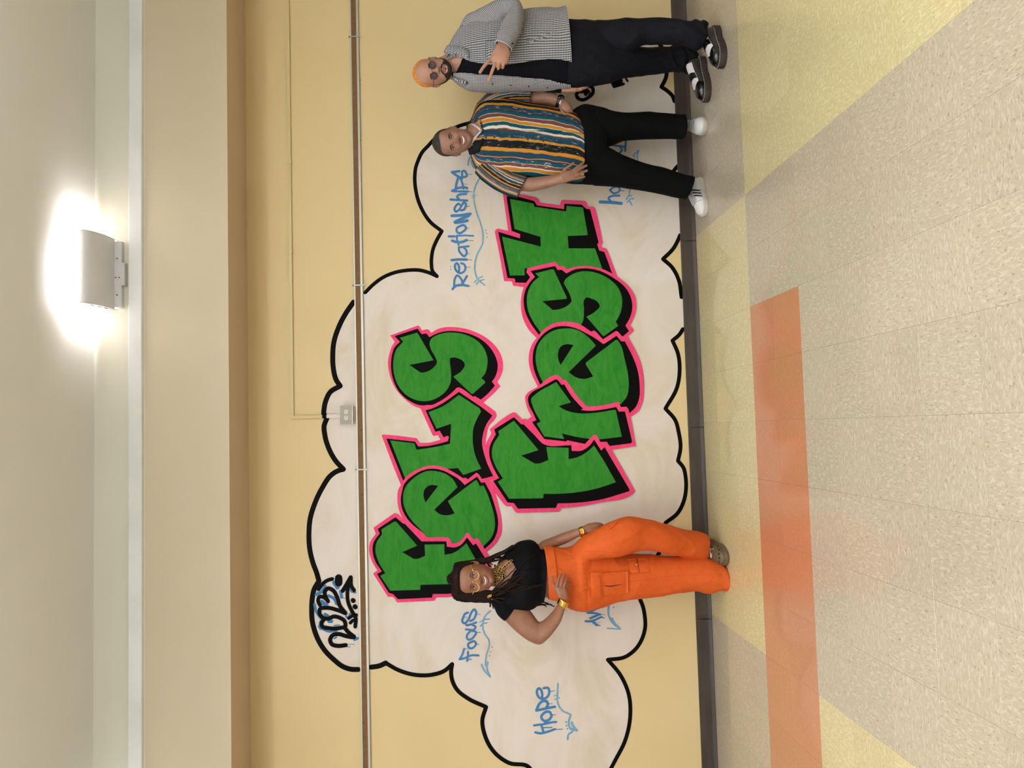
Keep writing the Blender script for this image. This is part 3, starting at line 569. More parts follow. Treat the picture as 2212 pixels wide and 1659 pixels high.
# ------------------------------------------------------------------ people: tools
def cr(a, b, c, d, t):
    return a*(-.5*t+t*t-.5*t**3) + b*(1-2.5*t*t+1.5*t**3) + c*(.5*t+2*t*t-1.5*t**3) + d*(-.5*t*t+.5*t**3)
def itp(keys, t):
    """smooth interpolation in a table [(t, v...)]"""
    n = len(keys)
    if t <= keys[0][0]: return keys[0][1:]
    if t >= keys[-1][0]: return keys[-1][1:]
    for i in range(n-1):
        if keys[i][0] <= t <= keys[i+1][0]:
            u = (t-keys[i][0])/(keys[i+1][0]-keys[i][0]); k0 = keys[max(i-1, 0)]; k3 = keys[min(i+2, n-1)]
            return tuple(cr(k0[j], keys[i][j], keys[i+1][j], k3[j], u) for j in range(1, len(keys[0])))
def sp(v, e): return math.copysign(abs(v)**e, v)
def sections(secs, sub=5):
    """secs: (xl, yl, xr, yr, d, thick): left and right edge of the limb or garment and its distance from the wall"""
    K = []
    for s in secs:
        a = W(s[0], s[1], s[4]); b = W(s[2], s[3], s[4]); K.append((a, b, s[5]))
    out = []
    for i in range(len(K)-1):
        k0 = K[max(i-1, 0)]; k1 = K[i]; k2 = K[i+1]; k3 = K[min(i+2, len(K)-1)]
        for j in range(sub):
            t = j/sub; out.append(tuple(cr(k0[m], k1[m], k2[m], k3[m], t) for m in range(3)) + (i+t,))
    out.append(K[-1] + (len(K)-1,)); return out
from mathutils.bvhtree import BVHTree
def bvh(o):
    dg = bpy.context.evaluated_depsgraph_get(); e = o.evaluated_get(dg); me = e.to_mesh()
    b = BVHTree.FromPolygons([o.matrix_world @ v.co for v in me.vertices], [tuple(p.vertices) for p in me.polygons]); e.to_mesh_clear(); return b
def onto(b, px, py, lift=0.0, d=.45):
    """point of a built surface met by the line of sight, raised by lift"""
    t = W(px, py, d); dr = (t-CAM).normalized(); h = b.ray_cast(CAM, dr)
    if h[0] is None or abs(h[0].y-t.y) > .25: return t
    nn = h[1] if h[1].dot(dr) < 0 else -h[1]
    return h[0] + (nn*.6 - dr*.4).normalized()*lift
def garment(name, vols, mat, parent, vox=.0045, fold=lambda p, n: 0, smooth=3, **k):
    g = G()
    for v in vols: loft(g, v, n=44, sub=6, **k)
    o = one_skin(name, g, mat, vox, smooth); o.parent = parent
    me = o.data; nn = [v.normal.copy() for v in me.vertices]
    for v, q in zip(me.vertices, nn): v.co += q*fold(v.co, q)
    me.update(); return o
def ridge(p, fx, fz, s=0, tilt=0):
    n = noise.noise(Vector((p.x*fx+s, p.y*fx*.7, (p.z+tilt*p.x)*fz)))
    return (1-abs(n)*2.2)**2 if abs(n) < .45 else 0
def loft(g, secs, n=28, sub=5, p=2.2, scale=1.0, cap=True, wr=0, wf=9.0, arc=None, thin=None, seed=0, bulge=None, hem=None):
    R = sections(secs, sub); v = []; uv = []; L = 0; per0 = None; m = len(R)
    for i, (a, b, th, si) in enumerate(R):
        c = (a+b)/2; s = (b-a)/2*scale; N = Vector((0, -1, 0)); N = (N-s*(N.dot(s)/max(s.length_squared, 1e-9)))
        N.normalize(); th = th*scale
        if i: L += (c-((R[i-1][0]+R[i-1][1])/2)).length
        a0, a1 = (0, 2*math.pi) if arc is None else arc(si)
        up = s.cross(N).normalized()
        rr = s.length; per = math.pi*(3*(rr+th)-math.sqrt((3*rr+th)*(rr+3*th)))
        for k in range(n + (1 if arc else 0)):
            an = a0+(a1-a0)*k/n
            q = c + s*sp(math.cos(an), 2/p) + N*th*sp(math.sin(an), 2/p)
            dn = (s*math.cos(an)/max(rr, 1e-6) + N*math.sin(an)).normalized()
            if bulge: q += N*bulge(si, an)
            if wr:
                e = min(1, .25+i/6, .25+(m-1-i)/6)
                q += dn*wr*e*(noise.noise(Vector((q.x*wf+seed, q.y*wf, q.z*wf*.8))) + .5*noise.noise(Vector((q.x*wf*2.3, q.y*wf*2+seed, q.z*wf*2.9))))
            v.append(q); uv.append((an/(2*math.pi)*1.0, L))
    w = n + (1 if arc else 0); f = []
    for i in range(m-1):
        for k in range(n if arc else w):
            k2 = k+1 if arc else (k+1) % w
            f.append((i*w+k, i*w+k2, (i+1)*w+k2, (i+1)*w+k))
    if cap and not arc:
        for i, fl in ((0, 1), (m-1, 0)):
            c = sum((v[i*w+k] for k in range(w)), Vector())/w; v.append(c); uv.append((0, 0)); q = len(v)-1
            for k in range(w):
                f.append((q, i*w+(k+1) % w, i*w+k) if fl else (q, i*w+k, i*w+(k+1) % w))
    g.add(v, f, uv); return v, w, m
def cloth(name, secs, mat, parent, thick=.004, **k):
    g = G(); loft(g, secs, cap=False, **k)
    o = mk(name, g.v, g.f, mat, parent, True, g.uv)
    # proper seam for the around coordinate
    me = o.data; ul = me.uv_layers[0].data
    for pl in me.polygons:
        us = [ul[l].uv[0] for l in pl.loop_indices]
        if max(us)-min(us) > .5:
            for l in pl.loop_indices:
                if ul[l].uv[0] < .5: ul[l].uv[0] += 1
    s = o.modifiers.new('thickness', 'SOLIDIFY'); s.thickness = thick; s.offset = -1
    return o
def one_skin(name, g, mat, vox=.0032, smooth=2):
    """joins all the volumes into one continuous body surface"""
    o = mk(name, g.v, g.f, mat, None, True)
    bm = bmesh.new(); bm.from_mesh(o.data); bmesh.ops.recalc_face_normals(bm, faces=bm.faces); bm.to_mesh(o.data); bm.free()
    r = o.modifiers.new('r', 'REMESH'); r.mode = 'VOXEL'; r.voxel_size = vox; r.use_smooth_shade = True
    s = o.modifiers.new('s', 'SMOOTH'); s.factor = .5; s.iterations = smooth
    dg = bpy.context.evaluated_depsgraph_get(); me = bpy.data.meshes.new_from_object(o.evaluated_get(dg))
    o.modifiers.clear(); o.data = me; me.name = name
    me.polygons.foreach_set('use_smooth', [True]*len(me.polygons)); return o
# ---- head in its own frame: x to the viewer's right, -y the way the face looks, z up; unit = head height
HK = [(0, .02, .20, .06), (.02, .085, .315, -.02), (.06, .155, .36, .0), (.12, .215, .372, .10), (.2, .262, .37, .22), (.3, .29, .368, .33), (.4, .305, .362, .38),
      (.5, .315, .352, .41), (.6, .322, .356, .425), (.7, .318, .352, .42), (.8, .292, .315, .385), (.88, .238, .255, .32), (.94, .168, .18, .235), (.98, .095, .10, .13), (1, .01, .01, .01)]
def gs(x, c, s): return math.exp(-((x-c)/s)**2)
class Head:
    def __init__(s, c, H, yaw, pitch, roll, wid=1.0, smile=1.0, nose=1.0, jaw=1.0):
        s.H = H; s.c = c; s.wid = wid; s.smile = smile; s.nose = nose; s.jaw = jaw
        s.M = Matrix.Rotation(math.radians(yaw), 3, 'Z') @ Matrix.Rotation(math.radians(roll), 3, 'Y') @ Matrix.Rotation(math.radians(pitch), 3, 'X')
    def kt(s, t):
        w, f, b = itp(HK, t)
        w *= s.wid*(1+(s.jaw-1)*gs(t, .12, .16)); return w, f, b
    def disp(s, x, t):
        ax = abs(x); n = s.nose
        tip = .36
        d = 0
        if tip-.03 <= t <= .56: d += (.018+.075*((.56-t)/(.56-tip))**1.3)*gs(x, 0, .028+.02*(.56-t)/.2)*n
        d += .09*n*gs(t, tip, .03)*gs(x, 0, .045) + .035*gs(t, tip-.005, .025)*gs(ax, .055, .028)
        d -= .040*gs(ax, .135, .062)*gs(t, .50, .045)
        d += .016*gs(ax, .12, .08)*gs(t, .57, .03) + .008*gs(x, 0, .1)*gs(t, .6, .05)
        d += .026*s.smile*gs(ax, .17, .06)*gs(t, .37, .06)
        d -= .012*s.smile*gs(ax, .125, .03)*gs(t, .27, .07)
        d += .020*gs(x, 0, .11)*gs(t, .235, .05) - .012*gs(x, 0, .12)*gs(t, .155, .02) + .018*gs(x, 0, .08)*gs(t, .08, .05)
        return d
    def loc(s, x, t, lift=0):
        w, f, b = s.kt(t); sx = max(-.995, min(.995, x/w)); y = -f*(1-abs(sx)**2.25)**(1/2.25) - s.disp(x, t)*(1 if abs(sx) < .9 else .3)
        return Vector((x*(1+lift*1.5), y-lift, t-.5))
    def P(s, x, t, lift=0): return s.c + s.M @ (s.loc(x, t, lift)*s.H)
    def ring(s, a, t, lift=0):
        w, f, b = s.kt(t); cx, sn = math.cos(a), math.sin(a)
        x = w*sp(cx, 2/2.25)
        if sn >= 0: y = -f*sp(sn, 2/2.25) - s.disp(x, t)*min(1, sn*2.5)
        else: y = b*abs(sn)**(2/2.25)
        q = Vector((x, y, t-.5)); dr = Vector((x, y, (t-.45)*.9))
        if dr.length > 1e-5: q += dr.normalized()*lift
        return s.c + s.M @ (q*s.H)
    def T(s, p): return s.c + s.M @ (Vector(p)*s.H)
    def add_to(s, g, n=120, m=90):
        v = []
        for i in range(m+1):
            t = i/m; t = .5-.5*math.cos(math.pi*(.02+.98*t)) if i else 0
            v += [s.ring(2*math.pi*k/n, t) for k in range(n)]
        f = [(i*n+k, i*n+(k+1) % n, (i+1)*n+(k+1) % n, (i+1)*n+k) for i in range(m) for k in range(n)]
        f += [tuple(range(n-1, -1, -1)), tuple(range(m*n, m*n+n))]; g.add(v, f)
        for sd in (-1, 1):
            Mm = s.M @ Matrix.Rotation(sd*math.radians(-22), 3, 'Z')
            g.ball(s.T((sd*.318*s.wid, .03, -.045)), (.022*s.H, .06*s.H, .10*s.H), 14, 10, Mm)
            hel = [s.T((sd*(.335*s.wid+.018*math.sin(q*math.pi)), .03+.07*math.sin(.2+q*3.0)-.01, .055-.2*q+.01)) for q in [i/12 for i in range(13)]]
            g.tube(hel, .014*s.H, 8)
            g.ball(s.T((sd*.33*s.wid, .02, -.13)), (.016*s.H, .022*s.H, .03*s.H), 10, 8, s.M)
    def patch(s, name, mat, parent, fa, fb, a0, a1, nt=14, na=60, lift=.01, edge=0):
        """shell over the head between heights fa(angle) and fb(angle)"""
        v = []; f = []
        for k in range(na+1):
            a = math.radians(a0+(a1-a0)*k/na); lo, hi = fa(math.degrees(a)), fb(math.degrees(a))
            for j in range(nt+1):
                u = j/nt; lf = lift*min(1, .15+4*u, .15+4*(1-u) if hi < .99 else 9)
                v.append(s.ring(a, lo+(hi-lo)*u, lf))
        for k in range(na):
            for j in range(nt): f.append((k*(nt+1)+j, (k+1)*(nt+1)+j, (k+1)*(nt+1)+j+1, k*(nt+1)+j+1))
        return mk(name, v, f, mat, parent, True)
    def lens(s, g, cx, ct, rx, up, dn, lift, n=12, m=6):
        """almond patch on the face"""
        v = []; f = []
        for i in range(n+1):
            u = -1+2*i/n; e = math.sqrt(max(0, 1-u*u))**1.2
            for j in range(m+1):
                q = -dn*e + (up+dn)*e*j/m
                v.append(s.P(cx+u*rx, ct+q, lift+.006*(1-u*u)))
        for i in range(n):
            for j in range(m): f.append((i*(m+1)+j, (i+1)*(m+1)+j, (i+1)*(m+1)+j+1, i*(m+1)+j+1))
        g.add(v, f)
    def face(s, body, lipc, brow=(.02, .016, .012), eye=.014, mouth=(.105, .045, .23, .035), eyes=True, brows=True, teeth=True):
        H = s.H
        for sd in (-1, 1):
            if eyes:
                g = G(); s.lens(g, sd*.135, .497, .056, eye, eye*.8, .004); e = g.mesh('eye', M_eyew, body)
                g = G(); s.lens(g, sd*.135, .497, .024, eye*1.05, eye*.85, .0075); g.mesh('iris', M_iris, e)
                g = G(); g.tube([s.P(sd*.135+u*.06, .497+eye*1.05*math.sqrt(max(0, 1-u*u))**1.2+.003, .010) for u in [-1+.2*i for i in range(11)]], .0055*H, 6); g.mesh('eyelid', M_lash, e)
            if brows:
                b0, b1, br = brow
                g = G(); g.tube([s.P(sd*(.075+.125*u), .552+b0*math.sin(math.pi*(.25+.6*u))+b1*(u if u < .6 else .6-(u-.6)), -.003) for u in [i/9 for i in range(10)]], [br*H*(.7+.6*math.sin(math.pi*min(1, .35+u*.065))) if i < 8 else br*H*.5 for i, u in enumerate(range(10))], 8, flat=.5); g.mesh('eyebrow', M_lash, body)
        wm, cv, tm, op = mouth      # half width, how far the corners lift, height, opening
        def lip(u, top):
            t = tm + cv*u*u + ((op*.55 if top else -op*.75)*(1-u*u)**.8)
            return t
        if teeth:
            g = G(); v = []; f = []
            for i in range(17):
                u = -1+i/8
                for j in range(4): v.append(s.P(u*wm, lip(u, False)+(lip(u, True)-lip(u, False))*j/3, .003))
            for i in range(16):
                for j in range(3): f.append((i*4+j, (i+1)*4+j, (i+1)*4+j+1, i*4+j+1))
            g.add(v, f); mo = g.mesh('mouth', M_mouth, body)
            g = G(); v = []; f = []
            for i in range(17):
                u = (-1+i/8)*.84
                for j in range(4): v.append(s.P(u*wm, lip(u, True)-(lip(u, True)-lip(u, False))*.62*j/3, .007-.001*(i % 2)))
            for i in range(16):
                for j in range(3): f.append((i*4+j, (i+1)*4+j, (i+1)*4+j+1, i*4+j+1))
            g.add(v, f); g.mesh('teeth', M_teeth, mo)
        U = [-1+.125*i for i in range(17)]
        g = G(); g.tube([s.P(u*wm, lip(u, True)+.006, .006) for u in U], [(.004+.012*(1-u*u)**.6)*H for u in U], 8, flat=.8)
        g.tube([s.P(u*wm, lip(u, False)-.006, .006) for u in U], [(.004+.017*(1-u*u)**.6)*H for u in U], 8, flat=.8); g.mesh('lips', lipc, body)
        g = G()
        for sd in (-1, 1): g.ball(s.P(sd*.030, .332, -.010), (.011*H, .010*H, .006*H), 8, 6, s.M)
        g.mesh('nostril', M_nos, body)
def hand(g, palm, fingers, d, th=.013, scale=.00272):
    """palm: edge sections, fingers: [(x, y, extra depth), ...], radius"""
    loft(g, [(a, b, c, e, d+dd, tt) for a, b, c, e, dd, tt in palm], n=20, sub=4, p=2.4)
    for pts, r in fingers:
        P = [W(x, y, d+z) for x, y, z in pts]
        Q = []
        for i in range(len(P)-1):
            for k in range(4): Q.append(cr(P[max(i-1, 0)], P[i], P[i+1], P[min(i+2, len(P)-1)], k/4))
        Q.append(P[-1]); m = len(Q)
        g.tube(Q, [r*(1.08-.26*i/(m-1)) for i in range(m)], 10)
def nail(g, x, y, d, r):
    g.ball(W(x, y, d), (r, r*.35, r*1.1), 8, 6)
# ---- materials of people
def skin(name, a, b): 
    m = MatB(name, a, .48, spec=.45); m.b.inputs['Subsurface Weight'].default_value = .06; m.b.inputs['Subsurface Radius'].default_value = (.02, .008, .005)
    v = m.coord('Object'); m.col(m.ramp(m.noise(v, 22, 3), [(.35, a), (.65, b)])); m.bump(m.noise(v, 420, 2), .08, .0006); return m.m
M_eyew = MatB('eye_white', rgb(225, 218, 210), .25).m; M_iris = MatB('dark_iris', rgb(28, 18, 14), .15).m
M_lash = MatB('dark_lash_and_brow_hair', rgb(22, 16, 14), .6).m; M_mouth = MatB('mouth_shadow_skin', rgb(58, 24, 22), .6).m
M_nos = MatB('nostril_skin', rgb(84, 50, 42), .7).m
M_teeth = MatB('teeth', rgb(238, 226, 208), .3).m
M_gold = MatB('polished_gold', rgb(236, 190, 92), .16, 1.0).m
M_silver = MatB('polished_silver', rgb(206, 204, 200), .2, 1.0).m
def fabric(name, a, b, rough=.8, fold=.5, fscale=5, weave=700, folds2=14):
    m = MatB(name, a, rough, spec=.12); v = m.coord('Object', (1, 1, .55)); f = m.noise(v, fscale, 4, .55, 1.2); f2 = m.noise(m.coord('Object', (1, 1, .8), (.3, .2, .5)), folds2, 3, .5, .8)
    m.col(m.ramp(m.noise(m.coord('Object'), 30, 3), [(.3, a), (.7, b)]))
    b1 = m.n('ShaderNodeBump'); b1.inputs['Strength'].default_value = fold; b1.inputs['Distance'].default_value = .03; m.l(f, b1.inputs['Height'])
    b2 = m.n('ShaderNodeBump'); b2.inputs['Strength'].default_value = fold*.5; b2.inputs['Distance'].default_value = .008; m.l(f2, b2.inputs['Height']); m.l(b1.outputs[0], b2.inputs['Normal'])
    m.l(b2.outputs[0], m.b.inputs['Normal']); return m.m
# ---- shoes
class Shoe:
    """upper surface with heel at x=0 and toe at x=L; built in its own frame, then stood on the floor"""
    def __init__(s, heel, toe, wid, prof, sole, flare=1.08, toel=.62):
        s.o = heel; d = (toe-heel); s.L = d.length; d.z = 0; d.normalize(); s.d = d; s.n = Vector((-d.y, d.x, 0)); s.wid = wid; s.prof = prof; s.sole = sole; s.flare = flare
    def w(s, u):
        k = [(0, .0), (.02, .30), (.08, .52), (.2, .64), (.38, .68), (.55, .84), (.7, 1.0), (.84, .93), (.94, .66), (.985, .34), (1, .0)]
        return itp(k, u)[0]*s.wid/2
    def at(s, x, y, z): return s.o + s.d*x + s.n*y + Vector((0, 0, z))
    def U(s, u, ph, lift=0):
        """u along the foot, ph 0..180 across"""
        a = math.radians(ph); w = s.w(u); h = itp(s.prof, u)[0]
        y = w*sp(math.cos(a), .8); z = s.sole*.8 + h*abs(math.sin(a))**.75
        nrm = Vector((0, math.cos(a), math.sin(a)*.8+.2)).normalized()
        return s.at(u*s.L, y+nrm.y*lift, z+nrm.z*lift)
    def patch(s, g, f, nu=14, nv=10, lift=.0015):
        v = []; q = []
        for i in range(nu+1):
            for j in range(nv+1):
                u, ph = f(i/nu, j/nv); v.append(s.U(min(.999, max(.001, u)), ph, lift))
        for i in range(nu):
            for j in range(nv): q.append((i*(nv+1)+j, (i+1)*(nv+1)+j, (i+1)*(nv+1)+j+1, i*(nv+1)+j+1))
        g.add(v, q)
    def upper(s, g): s.patch(g, lambda a, b: (a, b*180), 40, 24, 0)
    def outline(s, k=48, f=1.0):
        us = [.5-.5*math.cos(math.pi*i/k) for i in range(k+1)]
        return [(u*s.L*f-(f-1)*s.L/2, s.w(u)*f) for u in us] + [(u*s.L*f-(f-1)*s.L/2, -s.w(u)*f) for u in reversed(us[1:-1])]
    def solemesh(s, g, z0=0, z1=None, f=1.05, arch=0):
        z1 = s.sole if z1 is None else z1; o = s.outline(40, f); n = len(o); v = []; lev = [(z0, .985), (z0+.003, 1), (z1-.003, 1), (z1, .985)]
        for z, q in lev:
            for x, y in o:
                zz = z + (arch*gs(x/s.L, .36, .07) if z < (z0+z1)/2 else 0)
                v.append(s.at((x-s.L/2)*q+s.L/2, y*q, zz))
        fc = [(i*n+k, i*n+(k+1) % n, (i+1)*n+(k+1) % n, (i+1)*n+k) for i in range(3) for k in range(n)]
        c = len(v); v += [s.at(s.L/2, 0, z0), s.at(s.L/2, 0, z1)]
        for k in range(n): fc.append((c, (k+1) % n, k)); fc.append((c+1, 3*n+k, 3*n+(k+1) % n))
        g.add(v, fc)
    def lace(s, g, u, p0, p1, r=.0022, u2=None, lift=.003):
        g.tube([s.U(u+((u2-u) if u2 else 0)*k/6, p0+(p1-p0)*k/6, lift) for k in range(7)], r, 6, flat=.6)
# ================================================================== woman in orange trousers
SK_W = skin('brown_skin_woman', rgb(150, 100, 74), rgb(140, 92, 68))
SK_M2 = skin('brown_skin_striped_man', rgb(152, 108, 88), rgb(142, 100, 80))
SK_M3 = skin('tan_skin_checked_man', rgb(182, 134, 110), rgb(172, 124, 100))
M_orange = fabric('orange_twill', rgb(218, 97, 42), rgb(210, 90, 36), .62, .25, 4)
M_blacktop = fabric('black_knit', rgb(16, 16, 20), rgb(11, 11, 14), .85, .25, 5)
M_lipW = MatB('rose_lips', rgb(150, 84, 78), .35).m; M_lipM = MatB('brown_lips', rgb(140, 88, 80), .45).m
M_dread = MatB('dark_brown_locks', rgb(26, 15, 12), .75, spec=.15); v = M_dread.coord('Object', (1, 1, 1)); f = M_dread.noise(v, 160, 3)
M_dread.col(M_dread.ramp(f, [(.35, rgb(17, 10, 8)), (.7, rgb(48, 27, 20))])); M_dread.bump(f, .5, .002); M_dread = M_dread.m
hw_ = Head(W(1022, 1248, .40), .247, -2, 2, 0, wid=1.03, nose=.85)
g = G(); hw_.add_to(g)
dt = .34
neck = [(1050, 1266, 1050, 1228, dt+.03, .052), (1070, 1268, 1068, 1226, dt+.01, .052), (1090, 1285, 1086, 1205, dt, .06)]
loft(g, neck, n=24)
torso = [(1068, 1285, 1076, 1215, dt, .06), (1082, 1312, 1092, 1196, dt, .09), (1096, 1316, 1108, 1186, dt, .11), (1112, 1317, 1126, 1178, dt, .12), (1130, 1318, 1142, 1174, dt, .125), (1148, 1316, 1155, 1180, dt, .115), (1164, 1305, 1166, 1187, dt-.005, .10), (1174, 1299, 1178, 1187, dt-.005, .103)]
def bust(si, an):
    x = math.cos(an); return .028*gs(si, 3.6, 1.3)*(gs(x, .42, .3)+gs(x, -.42, .3)) if math.sin(an) > 0 else 0
loft(g, torso, scale=.92)
hipsec = [(1170, 1296, 1170, 1189, dt-.005, .09), (1192, 1296, 1178, 1184, dt-.01, .105), (1210, 1300, 1207, 1183, dt-.015, .12), (1232, 1312, 1234, 1184, dt-.02, .13), (1252, 1317, 1252, 1185, dt-.02, .13)]
loft(g, hipsec, scale=.9)
legR = [(1240, 1312, 1240, 1205, .31, .11), (1262, 1317, 1262, 1188, .32, .132), (1300, 1311, 1300, 1191, .315, .122), (1340, 1297, 1340, 1194.5, .31, .105), (1380, 1293, 1380, 1197, .305, .10), (1428, 1286, 1428, 1201, .295, .095), (1470, 1279, 1470, 1203, .285, .095), (1505, 1274, 1508, 1206, .28, .10), (1528, 1277, 1528, 1206, .28, .105), (1550, 1273, 1550, 1209, .28, .11), (1566, 1275, 1561, 1220, .285, .115)]
legL = [(1232, 1235, 1236, 1183, .33, .09), (1256, 1218, 1252, 1166, .36, .10), (1290, 1207, 1288, 1144, .40, .095), (1322, 1202, 1320, 1128, .43, .09), (1357, 1197, 1357, 1116, .43, .088), (1395, 1189, 1393, 1122, .40, .082), (1440, 1196, 1438, 1133, .36, .085), (1482, 1204, 1484, 1145, .28, .095), (1519, 1211, 1526, 1156, .225, .095)]
loft(g, [s[:5]+(s[5]*.8,) for s in legR], scale=.66); loft(g, [s[:5]+(s[5]*.8,) for s in legL], scale=.62)
# right arm (viewer's left), hand on the hip
armR = [(1078, 1322, 1106, 1290, dt, .05), (1090, 1339, 1119, 1299, dt+.005, .052), (1108, 1358, 1134, 1308, dt+.01, .052), (1128, 1375, 1148, 1322, dt+.02, .050), (1147, 1387, 1158, 1336, dt+.03, .047), (1167, 1392, 1164, 1343, dt+.04, .044), (1184, 1379, 1172, 1341, dt+.06, .040), (1197, 1364, 1184, 1331, dt+.09, .036), (1211, 1343, 1197, 1316, dt+.13, .030), (1220, 1318, 1204, 1305, dt+.165, .024), (1227, 1301, 1208, 1294, dt+.185, .020)]
loft(g, armR, p=2.0)
dh = dt+.175
def hz(ox, oy, s, L): return [(ox+x/s, oy+y/s, z) for x, y, z in L]
palm = [(1229, 1296, 1205, 1290, .0, .020), (1228.5, 1288, 1203, 1283, .003, .018), (1225.5, 1276, 1200, 1273, .004, .017), (1223, 1269, 1201, 1268, .003, .014)]
h = lambda L: hz(1130, 1200, 12.76, L)
hand(g, palm, [(h([(930, 980, 0), (870, 850, .004), (805, 700, .008), (800, 570, .012)]), .0088), (h([(945, 900, 0), (945, 790, .012), (975, 640, .010), (1058, 490, .0)]), .0088),
               (h([(1040, 900, 0), (1050, 790, .014), (1080, 660, .012), (1155, 515, .0)]), .0088), (h([(1130, 920, 0), (1145, 830, .012), (1180, 720, .010), (1240, 620, -.002)]), .0083),
               (h([(1170, 980, -.004), (1200, 880, .002), (1232, 800, -.002), (1262, 725, -.014)]), .0072)], dh)
# left arm reaching back, hand on the other hip
armL = [(1120, 1196, 1112, 1176, dt-.03, .05), (1150, 1196, 1140, 1170, dt-.04, .050), (1172, 1192, 1160, 1176, dt-.05, .045), (1186, 1188, 1173, 1168, dt-.06, .042), (1207, 1180, 1196, 1159, dt-.07, .038), (1230, 1170, 1222, 1149, dt-.05, .032), (1251, 1159, 1247, 1141, dt-.02, .026), (1264, 1155, 1259, 1137, dt, .022)]
loft(g, armL, p=2.0)
palm = [(1263, 1156, 1258, 1138, 0, .022), (1272, 1152, 1270, 1131, .0, .020), (1284, 1146, 1283, 1129.5, -.004, .018), (1294, 1141, 1293, 1130.5, -.01, .015)]
h = lambda L: hz(1180, 1100, 14.75, L)
hand(g, palm, [(h([(1280, 700, .01), (1400, 690, .02), (1540, 630, .026), (1640, 590, .024)]), .0085), (h([(1500, 470, 0), (1640, 460, 0), (1760, 490, -.01), (1870, 560, -.03)]), .0088), (h([(1500, 520, .006), (1640, 530, .006), (1750, 560, .0), (1850, 640, -.02)]), .0088),
               (h([(1480, 580, .008), (1600, 600, .006), (1720, 650, -.01), (1800, 700, -.03)]), .0085), (h([(1460, 640, .0), (1580, 680, -.01), (1680, 720, -.03)]), .0075)], dt+.0)
woman = one_skin('person', g, SK_W)
tag(woman, 'person in black cropped top and orange cargo trousers, hand on hip, gold glasses', 'person')
hw_.face(woman, M_lipW, brow=(.026, .006, .0075), eye=.0115, mouth=(.115, .058, .225, .052))
def open_front(tor, tab):
    """garment ring interrupted in front between two sighted edges; tab: [(section, left edge, right edge)]"""
    def arc(si):
        i = min(int(si), len(tor)-2); t = si-i
        yl = tor[i][1]*(1-t)+tor[i+1][1]*t; yr = tor[i][3]*(1-t)+tor[i+1][3]*t; c = (yl+yr)/2; hw2 = (yl-yr)/2
        a, b = itp(tab, si)
        if a < b: a = b = (a+b)/2
        fa = max(-.985, min(.985, (c-a)/hw2)); fb = max(-.985, min(.985, (c-b)/hw2))
        return math.acos(sp(fa, 1.1)), math.acos(sp(fb, 1.1))+2*math.pi
    return arc
cloth('cropped_top', torso, M_blacktop, woman, wr=.003, n=64, sub=8, bulge=bust, arc=open_front(torso, [(0, 1276, 1212), (1, 1266, 1205), (1.6, 1252, 1207), (2.1, 1232, 1212), (2.45, 1222, 1222), (7, 1222, 1222)]))
# neckline skin patch stays open: the top starts below the collarbones
sleR = [(1064, 1300, 1098, 1270, dt, .07), (1066, 1308, 1104, 1288, dt, .072), (1073, 1325, 1110, 1294, dt, .068), (1081, 1334, 1115, 1297, dt+.003, .064), (1088.5, 1340.5, 1118, 1299, dt+.005, .060)]
cloth('sleeve', sleR, M_blacktop, woman, wr=.002, n=36)
sleL = [(1100, 1215, 1090, 1196, dt, .06), (1118, 1208, 1104, 1184, dt-.01, .066), (1135, 1203, 1120, 1171, dt-.02, .068), (1150, 1199, 1141, 1166, dt-.03, .066), (1160, 1196, 1154, 1169, dt-.04, .06), (1170, 1192, 1162, 1176, dt-.045, .052)]
cloth('sleeve', sleL, M_blacktop, woman, wr=.002, n=36)
hips = [(1186, 1294, 1176, 1181, dt-.01, .112), (1199, 1296, 1190, 1180.5, dt-.012, .12), (1222, 1308, 1219, 1183, dt-.016, .13), (1240, 1316, 1240, 1178, dt-.02, .14), (1256, 1319, 1250, 1170, dt-.015, .14), (1272, 1316, 1268, 1172, dt-.01, .112)]
def foldW(p, n):
    z = p.z; a = .006*ridge(p, 5, 3.2, 1.3, .6)*(.4+gs(z, .62, .25)) + .012*ridge(p, 6, 4.5, 4, -.7)*gs(z, .12, .13) + .008*ridge(p, 7, 5, 9, .9)*gs(z, .86, .12)
    return a + .004*noise.noise(Vector((p.x*9, p.y*9, p.z*4)))
tro = garment('cargo_trousers', [hips, legR, legL], M_orange, woman, .0042, foldW, 10)
BT = bvh(tro)
wb = [(1184, 1294, 1174, 1180, dt-.01, .119), (1193, 1296, 1184, 1179.5, dt-.012, .126), (1203, 1298, 1194, 1179.5, dt-.012, .129)]
wbo = cloth('waistband', wb, M_orange, tro, n=48, thick=.006); BW = bvh(wbo)
def onbody(px, py, d, lift=0): return W(px, py, d+lift)
